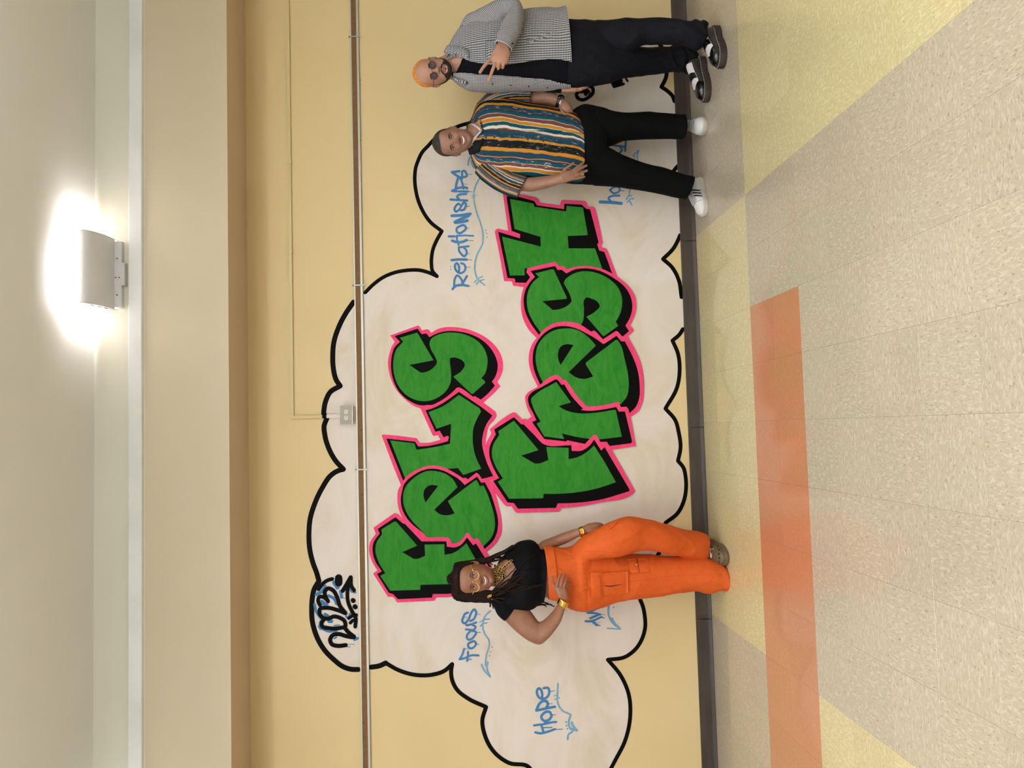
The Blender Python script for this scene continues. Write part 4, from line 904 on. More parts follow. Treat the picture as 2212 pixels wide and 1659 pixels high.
def flat_piece(name, corners, b, mat, parent, th=.006, nx=8, ny=8, lift=.001):
    """pocket or flap sewn on cloth: a slab that follows the surface b; corners as sighted"""
    A, B, C_, D_ = corners; v = []; f = []
    for lay in (0, 1):
        for i in range(nx+1):
            for j in range(ny+1):
                u, w_ = i/nx, j/ny
                x = (A[0]*(1-u)+B[0]*u)*(1-w_)+(D_[0]*(1-u)+C_[0]*u)*w_; y = (A[1]*(1-u)+B[1]*u)*(1-w_)+(D_[1]*(1-u)+C_[1]*u)*w_
                e = min(1, 6*u, 6*(1-u), 6*w_, 6*(1-w_))
                v.append(onto(b, x, y, lift+(th*(.55+.45*e) if lay else -.004)))
    k = (nx+1)*(ny+1)
    for lay in (0, 1):
        for i in range(nx):
            for j in range(ny):
                q = [lay*k+i*(ny+1)+j, lay*k+(i+1)*(ny+1)+j, lay*k+(i+1)*(ny+1)+j+1, lay*k+i*(ny+1)+j+1]
                f.append(tuple(q) if lay else tuple(reversed(q)))
    rim = [i*(ny+1) for i in range(nx+1)] + [nx*(ny+1)+j for j in range(1, ny+1)] + [i*(ny+1)+ny for i in range(nx-1, -1, -1)] + [j for j in range(ny-1, 0, -1)]
    for a, c in zip(rim, rim[1:]+rim[:1]): f.append((c, a, k+a, k+c))
    return mk(name, v, f, mat, parent, True, [((p.x+p.y)*.8, p.z) for p in v])
def seam(name, pts, b, r, mat, parent, flat=.6, lift=.0):
    P = [Vector((x, y, 0)) for x, y in pts]; Q = []
    for i in range(len(P)-1):
        for k in range(5): Q.append(cr(P[max(i-1, 0)], P[i], P[i+1], P[min(i+2, len(P)-1)], k/5))
    Q.append(P[-1]); g = G(); g.tube([onto(b, q.x, q.y, lift) for q in Q], r, 6, flat=flat); return g.mesh(name, mat, parent)
pk = flat_piece('cargo_pocket', ((1296, 1238), (1356, 1234), (1357, 1279), (1299, 1287)), BT, M_orange, tro, .016); BP = bvh(pk)
flat_piece('pocket_flap', ((1273, 1236.5), (1299, 1237.5), (1300, 1290), (1274.5, 1288.5)), BT, M_orange, pk, .022)
g = G(); g.tube([onto(BP, x, y, .0) for x, y in ((1301, 1264.5), (1310, 1266), (1320, 1266.3), (1336, 1263.5), (1352, 1260))], [.0008, .003, .0035, .002, .0008], 6, flat=.6); g.mesh('pocket_slit', M_dark, pk)
p2_ = flat_piece('cargo_pocket', ((1376, 1206.5), (1398, 1207), (1404, 1237), (1380, 1238.5)), BT, M_orange, tro, .005)
flat_piece('pocket_flap', ((1353.5, 1209), (1374, 1207.5), (1380, 1238), (1362, 1240)), BT, M_orange, p2_, .012)
g = G(); g.ball(onto(BT, 1374.5, 1221, .013), (.006, .003, .006)); g.mesh('snap_button', M_steel, p2_)
flat_piece('pocket_flap', ((1316, 1137), (1334, 1122), (1336, 1127), (1320, 1143)), BT, M_orange, tro, .010)
seam('pocket_seam', [(1200, 1229), (1205, 1229), (1213, 1232), (1222, 1239), (1231, 1250), (1238, 1264), (1240, 1276)], BT, .0026, M_orange, tro)
seam('side_seam', [(1240, 1267), (1272, 1265)], BT, .0016, M_orange, tro); seam('side_seam', [(1358, 1257), (1400, 1252), (1450, 1245), (1490, 1242), (1560, 1241)], BT, .0022, M_orange, tro)
flat_piece('belt_loop', ((1177, 1226), (1197, 1223), (1198, 1226), (1178, 1230)), BW, M_orange, tro, .007)
seam('fly_seam', [(1200, 1186.5), (1214, 1189), (1227, 1194), (1235, 1198), (1244, 1192), (1252, 1187)], BT, .0026, M_orange, tro)
seam('crotch_seam', [(1262, 1190), (1275, 1191), (1300, 1192), (1335, 1194)], BT, .0022, M_orange, tro)
# clogs
M_clog = vary('taupe_clog_rubber', rgb(112, 92, 66), rgb(98, 80, 56), 8, .45)
M_gem = MatB('pale_gem', rgb(236, 214, 206), .12).m
def clog(heel, toe, hidden=False):
    s = Shoe(heel, toe, .115, [(0, .02), (.05, .045), (.3, .05), (.5, .066), (.7, .062), (.85, .048), (.95, .034), (1, .015)], .024)
    g = G(); s.upper(g); c = g.mesh('clog', M_clog, woman)
    g = G(); s.solemesh(g, 0, .026, 1.06); g.mesh('sole', M_clog, c)
    g = G()
    for u, ph in ((.93, 60), (.93, 120), (.88, 32), (.88, 148), (.78, 18), (.78, 162), (.95, 90)):
        g.ball(s.U(u, ph, .0), (.0065, .0065, .005), 8, 6)
    g.mesh('vent_hole', M_dark, c)
    if not hidden:
        random.seed(3); gm = G()
        for i in range(26): gm.ball(s.U(random.uniform(.5, .82), random.uniform(45, 140), .004), random.uniform(.003, .006), 7, 5)
        tag(gm.mesh('gem_charm', M_gem, c), kind='stuff')
        gm = G()
        for u, ph in ((.72, 78), (.68, 96), (.76, 95)): gm.ball(s.U(u, ph, .004), (.0105, .0105, .005), 10, 6)
        gm.mesh('heart_charm', MatB('pale_lilac_charm', rgb(214, 196, 214), .3).m, c)
    return c
clog(FL(1532, 1172), FL(1575, 1207)); clog(FL(1528, 1225), FL(1562, 1256), True)
# locks: scalp cap and many thin locks
hcap = lambda a: (.80+.05*math.cos(math.radians(a-90)*2)*0 if 40 < a < 140 else .60 if (20 < a <= 40 or 140 <= a < 160) else .40 if (a <= 20 or a >= 160) and (a < 200 or a > 340) else .12)
def hcap2(a):
    a = a % 360; x = abs((a-90+180) % 360-180)   # 0 at the front
    return itp([(0, .815), (40, .80), (60, .72), (75, .58), (90, .44), (110, .25), (180, .1)], x)[0]
hair = hw_.patch('hair', M_dread, woman, hcap2, lambda a: 1.0, 0, 360, 16, 90, .028)
random.seed(11); g = G()
def lock(P, r0, r1=None, jit=.004):
    P = [Vector(p) for p in P]; Q = []
    for i in range(len(P)-1):
        for k in range(5): Q.append(cr(P[max(i-1, 0)], P[i], P[i+1], P[min(i+2, len(P)-1)], k/5))
    Q.append(P[-1]); m = len(Q)
    Q = [q + Vector((random.uniform(-1, 1), random.uniform(-1, 1), 0))*jit*.5 for q in Q]
    g.tube(Q, [r0+((r1 or r0*.6)-r0)*i/(m-1) for i in range(m)], 6)
# viewer's left curtain: from the crown over the temple, down over shoulder and chest
ends = [(1062, 1308), (1070, 1312), (1078, 1300), (1090, 1290), (1100, 1272), (1118, 1262), (1140, 1264), (1172, 1263), (1110, 1250), (1130, 1243), (1142, 1236), (1098, 1280), (1060, 1300), (1075, 1288), (1088, 1300)]
for i in range(46):
    e = ends[i % len(ends)]; q = random.random()
    a0 = math.radians(random.uniform(150, 250)); t0 = random.uniform(.80, .96)
    s0 = hw_.ring(a0, t0, .03); off = random.uniform(-4, 5)
    s1 = W(985+random.uniform(-6, 6), 1281+q*13, .40-.06*q); s2 = W(1020+random.uniform(-4, 4), 1281+q*19, .41-.07*q); s3 = W(1050, 1277+q*24+off*.3, .42-.03*q)
    ex, ey = e[0]+random.uniform(-5, 5), e[1]+random.uniform(-4, 4); dep = .47 if ex > 1085 else .42
    L = [s0, s1, s2, s3, W((1050+ex)/2+4, (1288+ey)/2+q*4, dep), W(ex, ey, dep+.005)]
    lock(L, random.uniform(.0046, .0066))
# viewer's right curtain
ends = [(1072, 1212), (1082, 1200), (1096, 1190), (1110, 1180), (1060, 1222), (1066, 1206), (1090, 1205), (1110, 1181), (1104, 1186)]
for i in range(44):
    e = ends[i % len(ends)]; q = random.random()
    a0 = math.radians(random.uniform(-70, 25)); t0 = random.uniform(.80, .96)
    s0 = hw_.ring(a0, t0, .03); s1 = W(990+random.uniform(-6, 6), 1222-q*6, .40-.06*q); s2 = W(1020, 1217-q*6, .40-.07*q); s3 = W(1046, 1218-q*12, .38)
    lock([s0, s1, s2, s3, W(e[0]+random.uniform(-5, 5), e[1]+random.uniform(-3, 3), .40-.05*q)], random.uniform(.0046, .0064))
# three long single locks across the chest, the ends behind the waist, and the top knot
for L in ([(1060, 1283), (1090, 1268), (1110, 1263), (1140, 1265), (1172, 1264)], [(1058, 1280), (1085, 1262), (1110, 1246), (1130, 1216), (1154, 1199)], [(1060, 1280), (1090, 1258), (1120, 1242), (1140, 1235)], [(1062, 1282), (1095, 1262), (1115, 1246), (1132, 1242)], [(1062, 1278), (1090, 1250), (1105, 1236), (1118, 1222)]):
    lock([W(x, y, .478) for x, y in L], .0038, .0024, .006)
for L in ([(1160, 1300), (1180, 1303), (1198, 1310)], [(1158, 1304), (1178, 1305), (1192, 1306)], [(1155, 1298), (1172, 1300), (1184, 1303)], [(1160, 1308), (1175, 1307), (1180, 1311)]):
    lock([W(x, y, .24) for x, y in L], .0042, .003)
for i in range(16):
    a = i*.9; lock([hw_.ring(math.radians(60+a*24), .86, .03), hw_.T((.08*math.cos(a), -.02+.1*math.sin(a), .50+.02*(i % 3))), hw_.T((.05*math.cos(a+1.2), .02+.06*math.sin(a+1.2), .565+.01*(i % 4))), hw_.T((.1*math.cos(a+2.2), .05+.05*math.sin(a), .54))], .0065, .0055, .002)
for i in range(24):   # rows pulled back from the hairline
    a = 30+i*5.2; lock([hw_.ring(math.radians(a), hcap2(a)+.02, .022), hw_.ring(math.radians(a), .90, .036), hw_.T((0, .05, .50))], .0052, .006, .001)
g.mesh('locks', M_dread, hair)
hair['kind'] = 'stuff'; hair['label'] = 'long dark brown locks'
# gold glasses
gl = G(); R_ = .105
for sd in (-1, 1):
    pts = [hw_.T((sd*.135+R_*math.cos(q), -.405+.03*abs(math.cos(q))**2, -.012+R_*math.sin(q)*1.02)) for q in [math.radians(x) for x in range(-195, 16, 10)]]
    gl.tube(pts, .0019, 6)
    gl.tube([hw_.T((sd*.245, -.38, .015)), hw_.T((sd*.30, -.34, .035)), hw_.T((sd*.335, -.20, .03)), hw_.T((sd*.34, .0, .02))], .0022, 6)
gl.tube([hw_.T((-.034, -.41, .015)), hw_.T((-.012, -.425, .03)), hw_.T((.012, -.425, .03)), hw_.T((.034, -.41, .015))], .0019, 6)
gl.mesh('glasses', M_gold, woman)['label'] = 'round gold rimmed glasses'
# chain necklace: black cloth woven with gold links
def chain(pts, d, name, par, r=.0075):
    g1 = G(); g2 = G(); P = [Vector((x, y, z)) for x, y, z in pts]; random.seed(2)
    for i, p in enumerate(P):
        c = W(p.x, p.y, d+p.z); g1.ball(c, (r*.8, r*.7, r*.8), 8, 6)
        Mq = Matrix.Rotation(i*1.1, 3, 'Y'); ring = [c + Mq @ Vector((r*1.0*math.cos(a), -r*.55, r*.62*math.sin(a))) for a in [k*math.pi/5 for k in range(11)]]
        g2.tube(ring, .0013, 5, cap=False)
    o = g1.mesh(name, M_blacktop, par); g2.mesh('gold_links', M_gold, o); return o
ck = []
random.seed(5)
for k in range(9): ck.append((1069+1.1*math.sin(k), 1222+k*5.0, .03+.02*math.sin(k/8*math.pi)))
for k in range(22): ck.append((1071+random.uniform(0, 18), 1233+random.uniform(-6, 18), .055+random.uniform(0, .012)))
for k in range(8): ck.append((1086+k*2.6, 1228-k*2.4, .06+.006*k))
cn = chain(ck, .36, 'chain_necklace', woman, .0088); cn['label'] = 'black and gold chain necklace'
chain([(1055+k*1.6, 1289-k*.9, 0) for k in range(4)], .47, 'chain_earring', woman)
# cuff bracelets
def cuff(name, a, b, d0, d1, th, par, mat, over=1.1):
    secs = [(a[0], a[1], a[2], a[3], d0, th), (b[0], b[1], b[2], b[3], d1, th*.95)]
    g = G(); loft(g, secs, n=32, sub=4, p=2.0, scale=over, cap=False); o = mk(name, g.v, g.f, mat, par, True); s = o.modifiers.new('t', 'SOLIDIFY'); s.thickness = .003; return o
cuff('gold_cuff_bracelet', (1221.5, 1316, 1203.5, 1304), (1228, 1303, 1209, 1292.5), dt+.165, dt+.18, .027, woman, M_gold, 1.1)
cuff('gold_cuff_bracelet', (1253, 1160, 1248, 1141), (1263, 1158, 1258, 1137), dt-.02, dt, .028, woman, M_gold, 1.06)
# ================================================================== man in the striped shirt
h2 = Head(W(978, 306, .33), .247, -20, 0, -8, wid=.98, nose=.95)
d2 = .30
g = G(); h2.add_to(g)
loft(g, [(995, 322, 995, 282, d2+.03, .058), (1012, 324, 1012, 278, d2+.01, .062), (1030, 340, 1030, 262, d2, .07)], n=24)
tor2 = [(1014, 326, 1008, 276, d2, .075), (1022, 352, 1020, 251, d2, .09), (1034, 371, 1032, 226, d2, .105), (1058, 380, 1056, 213, d2, .12), (1098, 383, 1098, 216, d2, .13), (1140, 384, 1140, 224, d2, .13), (1180, 389, 1180, 229, d2, .132), (1220, 394, 1220, 237, d2, .13), (1244, 397, 1242, 247, d2, .128), (1258, 396, 1254, 262, d2, .125)]
loft(g, tor2[:-2], scale=.9)
P2 = [(1238, 391, 1236, 240, d2, .085), (1250, 395, 1247, 232, d2, .10), (1266, 397, 1263, 227, d2, .125), (1290, 398, 1290, 232, d2, .12), (1306, 399, 1306, 236, d2, .10)]
loft(g, P2, scale=.9)
l2R = [(1285, 322, 1285, 232, d2, .11), (1304, 318, 1302, 236, d2, .11), (1328, 310, 1322, 243, d2, .10), (1355, 300.5, 1355, 247, d2, .085), (1392, 299.5, 1392, 244, d2-.01, .075), (1425, 299, 1425, 245.5, d2-.02, .07), (1458, 298, 1455, 248, d2-.03, .07), (1479, 298, 1477, 251, d2-.02, .072)]
l2L = [(1285, 399, 1285, 306, d2, .11), (1304, 400, 1304, 316, d2, .11), (1344, 403, 1340, 336, d2, .10), (1392, 411, 1390, 354, d2-.01, .08), (1430, 418, 1432, 364, d2-.02, .075), (1454, 424, 1462, 374, d2-.03, .075), (1470, 427, 1482, 381, d2-.03, .078), (1484, 429, 1498, 384, d2-.03, .078)]
loft(g, l2R, scale=.75); loft(g, l2L, scale=.72)
a2L = [(1085, 414, 1112, 380, d2, .05), (1110, 421, 1132, 384, d2+.01, .05), (1126, 413, 1138, 384, d2+.02, .048), (1147, 413, 1158, 383, d2+.04, .046), (1175, 407, 1185, 380, d2+.07, .042), (1200, 399.5, 1204, 377, d2+.11, .034), (1214, 396, 1212, 375, d2+.135, .026)]
loft(g, a2L, p=2.0)
hh2 = d2+.14
h = lambda L: hz(1180, 320, 13.825, L)
hand(g, [(1214, 397, 1209, 376, 0, .020), (1222, 395, 1219, 370, .002, .018), (1233, 391, 1229, 368, .003, .017), (1240, 388, 1237, 368, .002, .014)],
     [(h([(480, 760, 0), (560, 630, .004), (690, 540, .006), (825, 440, .004)]), .0095), (h([(720, 740, 0), (800, 665, .006), (930, 560, .006), (1115, 435, -.002)]), .0092), (h([(760, 790, 0), (860, 720, .008), (1010, 620, .007), (1215, 510, -.002)]), .0092),
      (h([(780, 850, 0), (880, 810, .007), (1030, 745, .006), (1230, 665, -.002)]), .0090), (h([(740, 910, 0), (860, 915, .004), (1000, 890, .003), (1155, 852, -.004)]), .0080)], hh2)
a2R = [(1100, 228, 1095, 196, d2-.02, .05), (1143, 228, 1143, 197, d2-.02, .048), (1180, 225, 1181, 194, d2, .044), (1198, 228, 1205, 206, d2+.03, .036), (1206, 232, 1218, 214, d2+.06, .028), (1212, 236, 1226, 221, d2+.075, .024)]
loft(g, a2R, p=2.0)
hand(g, [(1209, 236, 1222, 218, 0, .022), (1216, 241, 1232, 227, .004, .022), (1224, 246, 1236, 235, .0, .02), (1232, 250, 1238, 243, -.02, .016)],
     [([(1212, 236, .01), (1216, 243, .02), (1222, 249, .02), (1230, 254, .0)], .009), ([(1232, 240, 0), (1238, 246, -.01), (1244, 253, -.03)], .009), ([(1229, 241, 0), (1236, 249, -.01), (1242, 257, -.03)], .009),
      ([(1226, 243, 0), (1232, 251, -.01), (1238, 259, -.03)], .0088), ([(1222, 244, 0), (1228, 253, -.01), (1234, 261, -.03)], .008)], d2+.075)
man2 = one_skin('person', g, SK_M2)
tag(man2, 'smiling person in teal and mustard striped short-sleeved shirt and black trousers', 'person')
h2.face(man2, M_lipM, brow=(.016, .008, .011), eye=.008, mouth=(.11, .055, .225, .055))
M_buzz = MatB('short_dark_hair', rgb(44, 38, 34), .8); M_buzz.bump(M_buzz.noise(M_buzz.coord('Object'), 500, 2), .6, .002); M_buzz = M_buzz.m
def hb2(a):
    a = a % 360; x = abs((a-90+180) % 360-180)
    return itp([(0, .80), (35, .80), (55, .76), (66, .63), (78, .54), (95, .48), (125, .3), (180, .2)], x)[0]
h2.patch('hair', M_buzz, man2, hb2, lambda a: 1.0, 0, 360, 16, 90, .012)
# striped shirt: colour runs around the body, wobbling along its length
def stripes():
    m = MatB('striped_shirt_fabric', rgb(20, 60, 76), .75, spec=.25)
    uvn = m.n('ShaderNodeUVMap'); sx_ = m.n('ShaderNodeSeparateXYZ'); m.l(uvn.outputs[0], sx_.inputs[0])
    w1 = m.n('ShaderNodeCombineXYZ'); m.l(sx_.outputs[1], w1.inputs[1]); m.l(m.math('MULTIPLY', sx_.outputs[0], 1.5), w1.inputs[0])
    nz = m.noise(w1.outputs[0], 7, 3, .5); u = m.math('MULTIPLY', sx_.outputs[0], 2.0)
    u = m.math('ADD', u, m.math('MULTIPLY', m.math('SUBTRACT', nz, .5), .055)); fr = m.math('FRACT', u)
    T_, M_, K, Wt, Ru, B, Ob = rgb(14, 74, 88), rgb(190, 126, 34), rgb(8, 12, 18), rgb(212, 200, 190), rgb(112, 62, 52), rgb(20, 58, 78), rgb(196, 118, 52)
    seq = [(200, K), (268, M_), (288, K), (350, M_), (392, B), (455, Ru), (463, B), (500, T_), (545, Wt), (552, Ru), (598, Wt), (615, M_), (660, Wt), (668, T_), (705, Wt), (735, Ru), (748, T_), (765, B), (825, M_), (862, K), (965, M_), (1010, B), (1080, Ob), (1092, B), (1115, T_), (1150, Wt), (1156, Ru), (1192, Wt), (1208, M_), (1245, Wt), (1252, T_), (1290, K)]
    stops = [(math.acos(max(-1, min(1, 1-2*(y-200)/1100)))/math.pi, c) for y, c in seq]
    # streaky white brush marks
    mp = m.n('ShaderNodeMapping'); mp.inputs['Scale'].default_value = (60, 9, 1); m.l(uvn.outputs[0], mp.inputs[0])
    streak = m.ramp(m.noise(mp.outputs[0], 2.2, 4, .7, .3), [(.60, (0, 0, 0, 1)), (.63, (1, 1, 1, 1))])
    band = m.ramp(fr, [(0, (0, 0, 0, 1)), (.27, (0, 0, 0, 1)), (.29, (1, 1, 1, 1)), (.33, (1, 1, 1, 1)), (.35, (0, 0, 0, 1)), (.50, (0, 0, 0, 1)), (.52, (.6, .6, .6, 1)), (.60, (.5, .5, .5, 1)), (.66, (0, 0, 0, 1)), (.72, (0, 0, 0, 1)), (.74, (1, 1, 1, 1)), (.78, (.8, .8, .8, 1)), (.8, (0, 0, 0, 1))])
    base = None
    # a colour ramp holds 32 stops: use it as constant bands
    base = m.ramp(fr, stops[:32], 'CONSTANT'); c = m.mix(m.mix(1.0, streak, band, 'MULTIPLY'), base, Wt)
    m.col(c); b1 = m.n('ShaderNodeBump'); b1.inputs['Strength'].default_value = .4; b1.inputs['Distance'].default_value = .02
    m.l(m.noise(m.coord('Object', (1, 1, .5)), 7, 4, .55, 1), b1.inputs['Height']); m.l(b1.outputs[0], m.b.inputs['Normal']); return m.m
M_str = stripes()
sh2 = cloth('striped_shirt', tor2, M_str, man2, wr=.007, n=80, sub=7, wf=9, arc=open_front(tor2, [(0, 324, 281), (1, 319, 271), (1.6, 312, 276), (2.2, 303, 287), (2.6, 297, 297), (9, 303, 303)])); BS = bvh(sh2)
s2L = [(1026, 372, 1066, 345, d2, .075), (1040, 387, 1078, 352, d2, .076), (1058, 401, 1094, 364, d2, .075), (1086, 417, 1116, 376, d2+.005, .072), (1116, 428, 1139, 383, d2+.015, .070)]
cloth('sleeve', s2L, M_str, sh2, wr=.004, n=40)
s2R = [(1056, 248, 1030, 226, d2, .075), (1072, 244, 1048, 207, d2-.005, .076), (1090, 238, 1068, 198, d2-.01, .075), (1112, 232, 1104, 193, d2-.015, .07), (1145, 230, 1145, 195, d2-.02, .066)]
cloth('sleeve', s2R, M_str, sh2, wr=.004, n=40)
M_btn = MatB('black_button', rgb(12, 12, 14), .3).m
for px, py in ((1050, 297.5), (1068, 296.5), (1105, 296.5), (1140, 301), (1174, 304.5), (1208, 305)):
    g = G(); g.ball(onto(BS, px, py, .001), (.0055, .0025, .0055)); g.mesh('button', M_btn, sh2)
M_tee = MatB('white_cotton', rgb(214, 206, 208), .8).m
cloth('undershirt', [(1008, 322, 1006, 279, d2+.01, .068), (1016, 330, 1014, 270, d2+.01, .082), (1034, 345, 1030, 262, d2+.005, .094), (1056, 352, 1054, 255, d2, .10)], M_tee, man2, n=48, sub=7, arc=open_front([(1008, 322, 1006, 279), (1016, 330, 1014, 270), (1034, 345, 1030, 262), (1056, 352, 1054, 255)], [(0, 319, 281), (1, 316, 275), (1.5, 309, 280), (1.95, 302, 288), (2.2, 295, 295), (3, 295, 295)]))
def collar(name, pts, d, mat, par, th=.004):
    """folded collar leaf: outline as sighted, each with its own depth"""
    P = [W(x, y, d+z) for x, y, z in pts]; n = len(P); q = [p + Vector((0, .006, 0)) for p in P]
    return mk(name, P+q, [tuple(range(n)), tuple(range(2*n-1, n-1, -1))] + [(i, n+i, n+(i+1) % n, (i+1) % n) for i in range(n)], mat, par, False)
def leaf(name, rows, b, mat, par, lift=.006, th=.004, m=5, dd=.40):
    """folded collar leaf laid over surface b: rows of (inner point, outer point) as sighted"""
    v = []; f = []; n = len(rows)
    for lay in (0, 1):
        for (x0, y0, l0), (x1, y1, l1) in rows:
            for k in range(m+1):
                t = k/m; v.append(onto(b, x0+(x1-x0)*t, y0+(y1-y0)*t, (l0+(l1-l0)*t)+.006*math.sin(math.pi*t)+th*lay, dd))
    q = n*(m+1)
    for lay in (0, 1):
        for i in range(n-1):
            for k in range(m):
                a = lay*q+i*(m+1)+k; fc = (a, a+1, a+m+2, a+m+1); f.append(fc if lay else fc[::-1])
    rim = list(range(m+1)) + [(i)*(m+1)+m for i in range(1, n)] + [(n-1)*(m+1)+k for k in range(m-1, -1, -1)] + [i*(m+1) for i in range(n-2, 0, -1)]
    for a, c in zip(rim, rim[1:]+rim[:1]): f.append((a, c, q+c, q+a))
    return mk(name, v, f, mat, par, True, [((p.x+p.y)*.8, p.z) for p in v])
leaf('collar', [((1009, 277, .012), (1013, 262, .004)), ((1015, 272, .014), (1024, 256, .004)), ((1024, 271, .010), (1038, 256, .004)), ((1032, 279, .006), (1040, 266, .004)), ((1040, 289, .004), (1043, 283, .004))], BS, M_str, sh2)
leaf('collar', [((1010, 322, .012), (1014, 335, .004)), ((1018, 318, .012), (1026, 333, .004)), ((1028, 310, .008), (1036, 328, .004)), ((1036, 304, .006), (1040, 316, .004)), ((1044, 298, .004), (1046, 304, .004))], BS, M_str, sh2)
# black trousers
M_bt = fabric('black_trousers_cloth', rgb(9, 9, 10), rgb(7, 7, 8), .9, .3, 5)
def fold2(p, n): return .004*ridge(p, 6, 5, 2, .5)*(gs(p.z, .45, .15)+gs(p.z, .12, .1)+gs(p.z, .85, .12))
t2 = garment('trousers', [P2, l2R, l2L], M_bt, man2, .0045, fold2)
# watch
M_wband = MatB('steel_watch_links', rgb(190, 190, 190), .22, 1.0).m
wa = cuff('wristwatch', (1199, 228.5, 1206, 207.5), (1207, 232, 1215, 213), d2+.035, d2+.055, .036, man2, M_wband, 1.16); wa['label'] = 'steel link watch with a square dark face'
g = G(); c = W(1212, 211, d2+.075)
for a in range(4): pass
g.ball(c, (.020, .012, .022), 14, 8); g.mesh('watch_face', MatB('dark_watch_glass', rgb(14, 14, 14), .08).m, wa)
# white trainers
M_wl = vary('white_leather', rgb(226, 222, 220), rgb(214, 208, 204), 9, .45); M_ws = vary('off_white_rubber_sole', rgb(206, 194, 182), rgb(190, 178, 166), 12, .6)
M_lace = MatB('grey_white_lace', rgb(190, 184, 178), .8).m
def trainer(heel, toe):
    s = Shoe(heel, toe, .108, [(0, .03), (.03, .062), (.12, .075), (.3, .08), (.45, .072), (.6, .058), (.75, .044), (.88, .036), (.96, .024), (1, .01)], .028)
    g = G(); s.upper(g); o = g.mesh('trainer', M_wl, man2); o['label'] = 'white trainer with three black side stripes'
    g = G(); s.solemesh(g, 0, .03, 1.05); g.mesh('sole', M_ws, o)
    for sd in (0, 1):
        for k in range(3):
            g = G(); s.patch(g, lambda a, b: (.36+.085*k+.05*(1-b)+.04*a*(1) , (4+b*46) if sd == 0 else 180-(4+b*46)), 4, 8, .0016); g.mesh('stripe', M_btn, o)
    g = G(); s.patch(g, lambda a, b: (.36+.34*a, 62+b*56), 10, 8, .001); g.mesh('tongue', MatB('grey_tongue', rgb(150, 142, 138), .8).m, o)
    g = G()
    for k in range(7): s.lace(g, .37+.05*k, 56, 124, .0032, .385+.05*k)
    for k in range(5): s.lace(g, .38+.055*k, 58, 122, .002, .44+.055*k, .005); s.lace(g, .38+.055*k, 122, 58, .002, .44+.055*k, .005)
    g.mesh('laces', M_lace, o)
    g = G(); s.lace(g, .72, 20, 160, .0012); s.patch(g, lambda a, b: (.355+.33*a, 52+b*3), 10, 1, .002); s.patch(g, lambda a, b: (.355+.33*a, 125+b*3), 10, 1, .002); g.mesh('seam', MatB('grey_seam', rgb(140, 134, 130), .7).m, o)
    return o
trainer(FL(1503, 270), FL(1529, 273))
trainer(FL(1516, 386), FL(1527, 464))
# ================================================================== man in the checked shirt
h3 = Head(W(934.5, 156, .45), .236, -20, 1, -8, wid=1.0, nose=1.05, smile=.4, jaw=1.03)
d3 = .42
g = G(); h3.add_to(g)
loft(g, [(950, 176, 950, 126, d3+.03, .058), (970, 170, 968, 118, d3+.01, .064), (986, 168, 984, 112, d3, .066)], n=24)
tor3 = [(972, 166, 962, 112, d3, .075), (986, 178, 978, 84, d3, .095), (998, 187, 996, 58, d3, .115), (1016, 194.5, 1018, 44, d3, .125), (1060, 196, 1060, 36, d3, .135), (1100, 196, 1100, 30, d3, .14), (1140, 195, 1140, 23.5, d3, .142), (1180, 194, 1180, 22, d3, .145), (1206, 193.5, 1203, 21.5, d3, .148), (1232, 193, 1218, 17.5, d3, .15)]
loft(g, [(a, b-4, c, dd_+22 if i > 4 else dd_+8, e, t) for i, (a, b, c, dd_, e, t) in enumerate(tor3)], scale=.84)
Q3 = [(1200, 186, 1200, 42, d3, .12), (1222, 188, 1220, 45, d3, .125), (1245, 188, 1245, 47, d3, .125), (1275, 183, 1275, 48.5, d3, .12), (1300, 179, 1300, 50, d3, .11), (1318, 176, 1318, 50, d3, .09)]
loft(g, Q3, scale=.88)
l3R = [(1285, 122, 1285, 49, d3, .105), (1310, 116, 1305, 50, d3+.02, .105), (1335, 113, 1328, 48, d3+.06, .10), (1366, 107, 1366, 46, d3+.10, .09), (1395, 91, 1395, 44, d3+.13, .08), (1430, 92, 1427, 43, d3+.17, .075), (1462, 93, 1455, 46, d3+.20, .075), (1480, 92, 1480, 50.5, d3+.22, .075), (1500, 101, 1500, 52, d3+.235, .075), (1516, 98, 1522, 53, d3+.235, .07)]
l3L = [(1285, 181, 1285, 108, d3, .105), (1318, 175, 1310, 106, d3-.01, .105), (1350, 164, 1345, 106, d3-.03, .10), (1370, 162, 1374, 105.5, d3-.05, .09), (1400, 158, 1400, 106.5, d3-.08, .08), (1438, 154, 1438, 105.5, d3-.11, .075), (1474, 151, 1472, 103.5, d3-.13, .072), (1487, 155, 1490, 105, d3-.14, .075), (1494, 154, 1506, 121, d3-.14, .07)]
loft(g, l3R, scale=.72); loft(g, l3L, scale=.72)
a3 = [(1044, 66, 1020, 52, d3+.02, .045), (1064, 60, 1044, 36, d3+.04, .045), (1084, 42, 1074, 22, d3+.08, .04), (1108, 28, 1094, 18, d3+.12, .036), (1118, 50, 1096, 44, d3+.165, .034), (1110, 76, 1086, 68, d3+.205, .032), (1106, 94, 1077, 86, d3+.235, .027), (1101, 108, 1075, 93, d3+.245, .024)]
loft(g, a3, p=2.0)
h = lambda L: hz(1030, 70, 13.825, L)
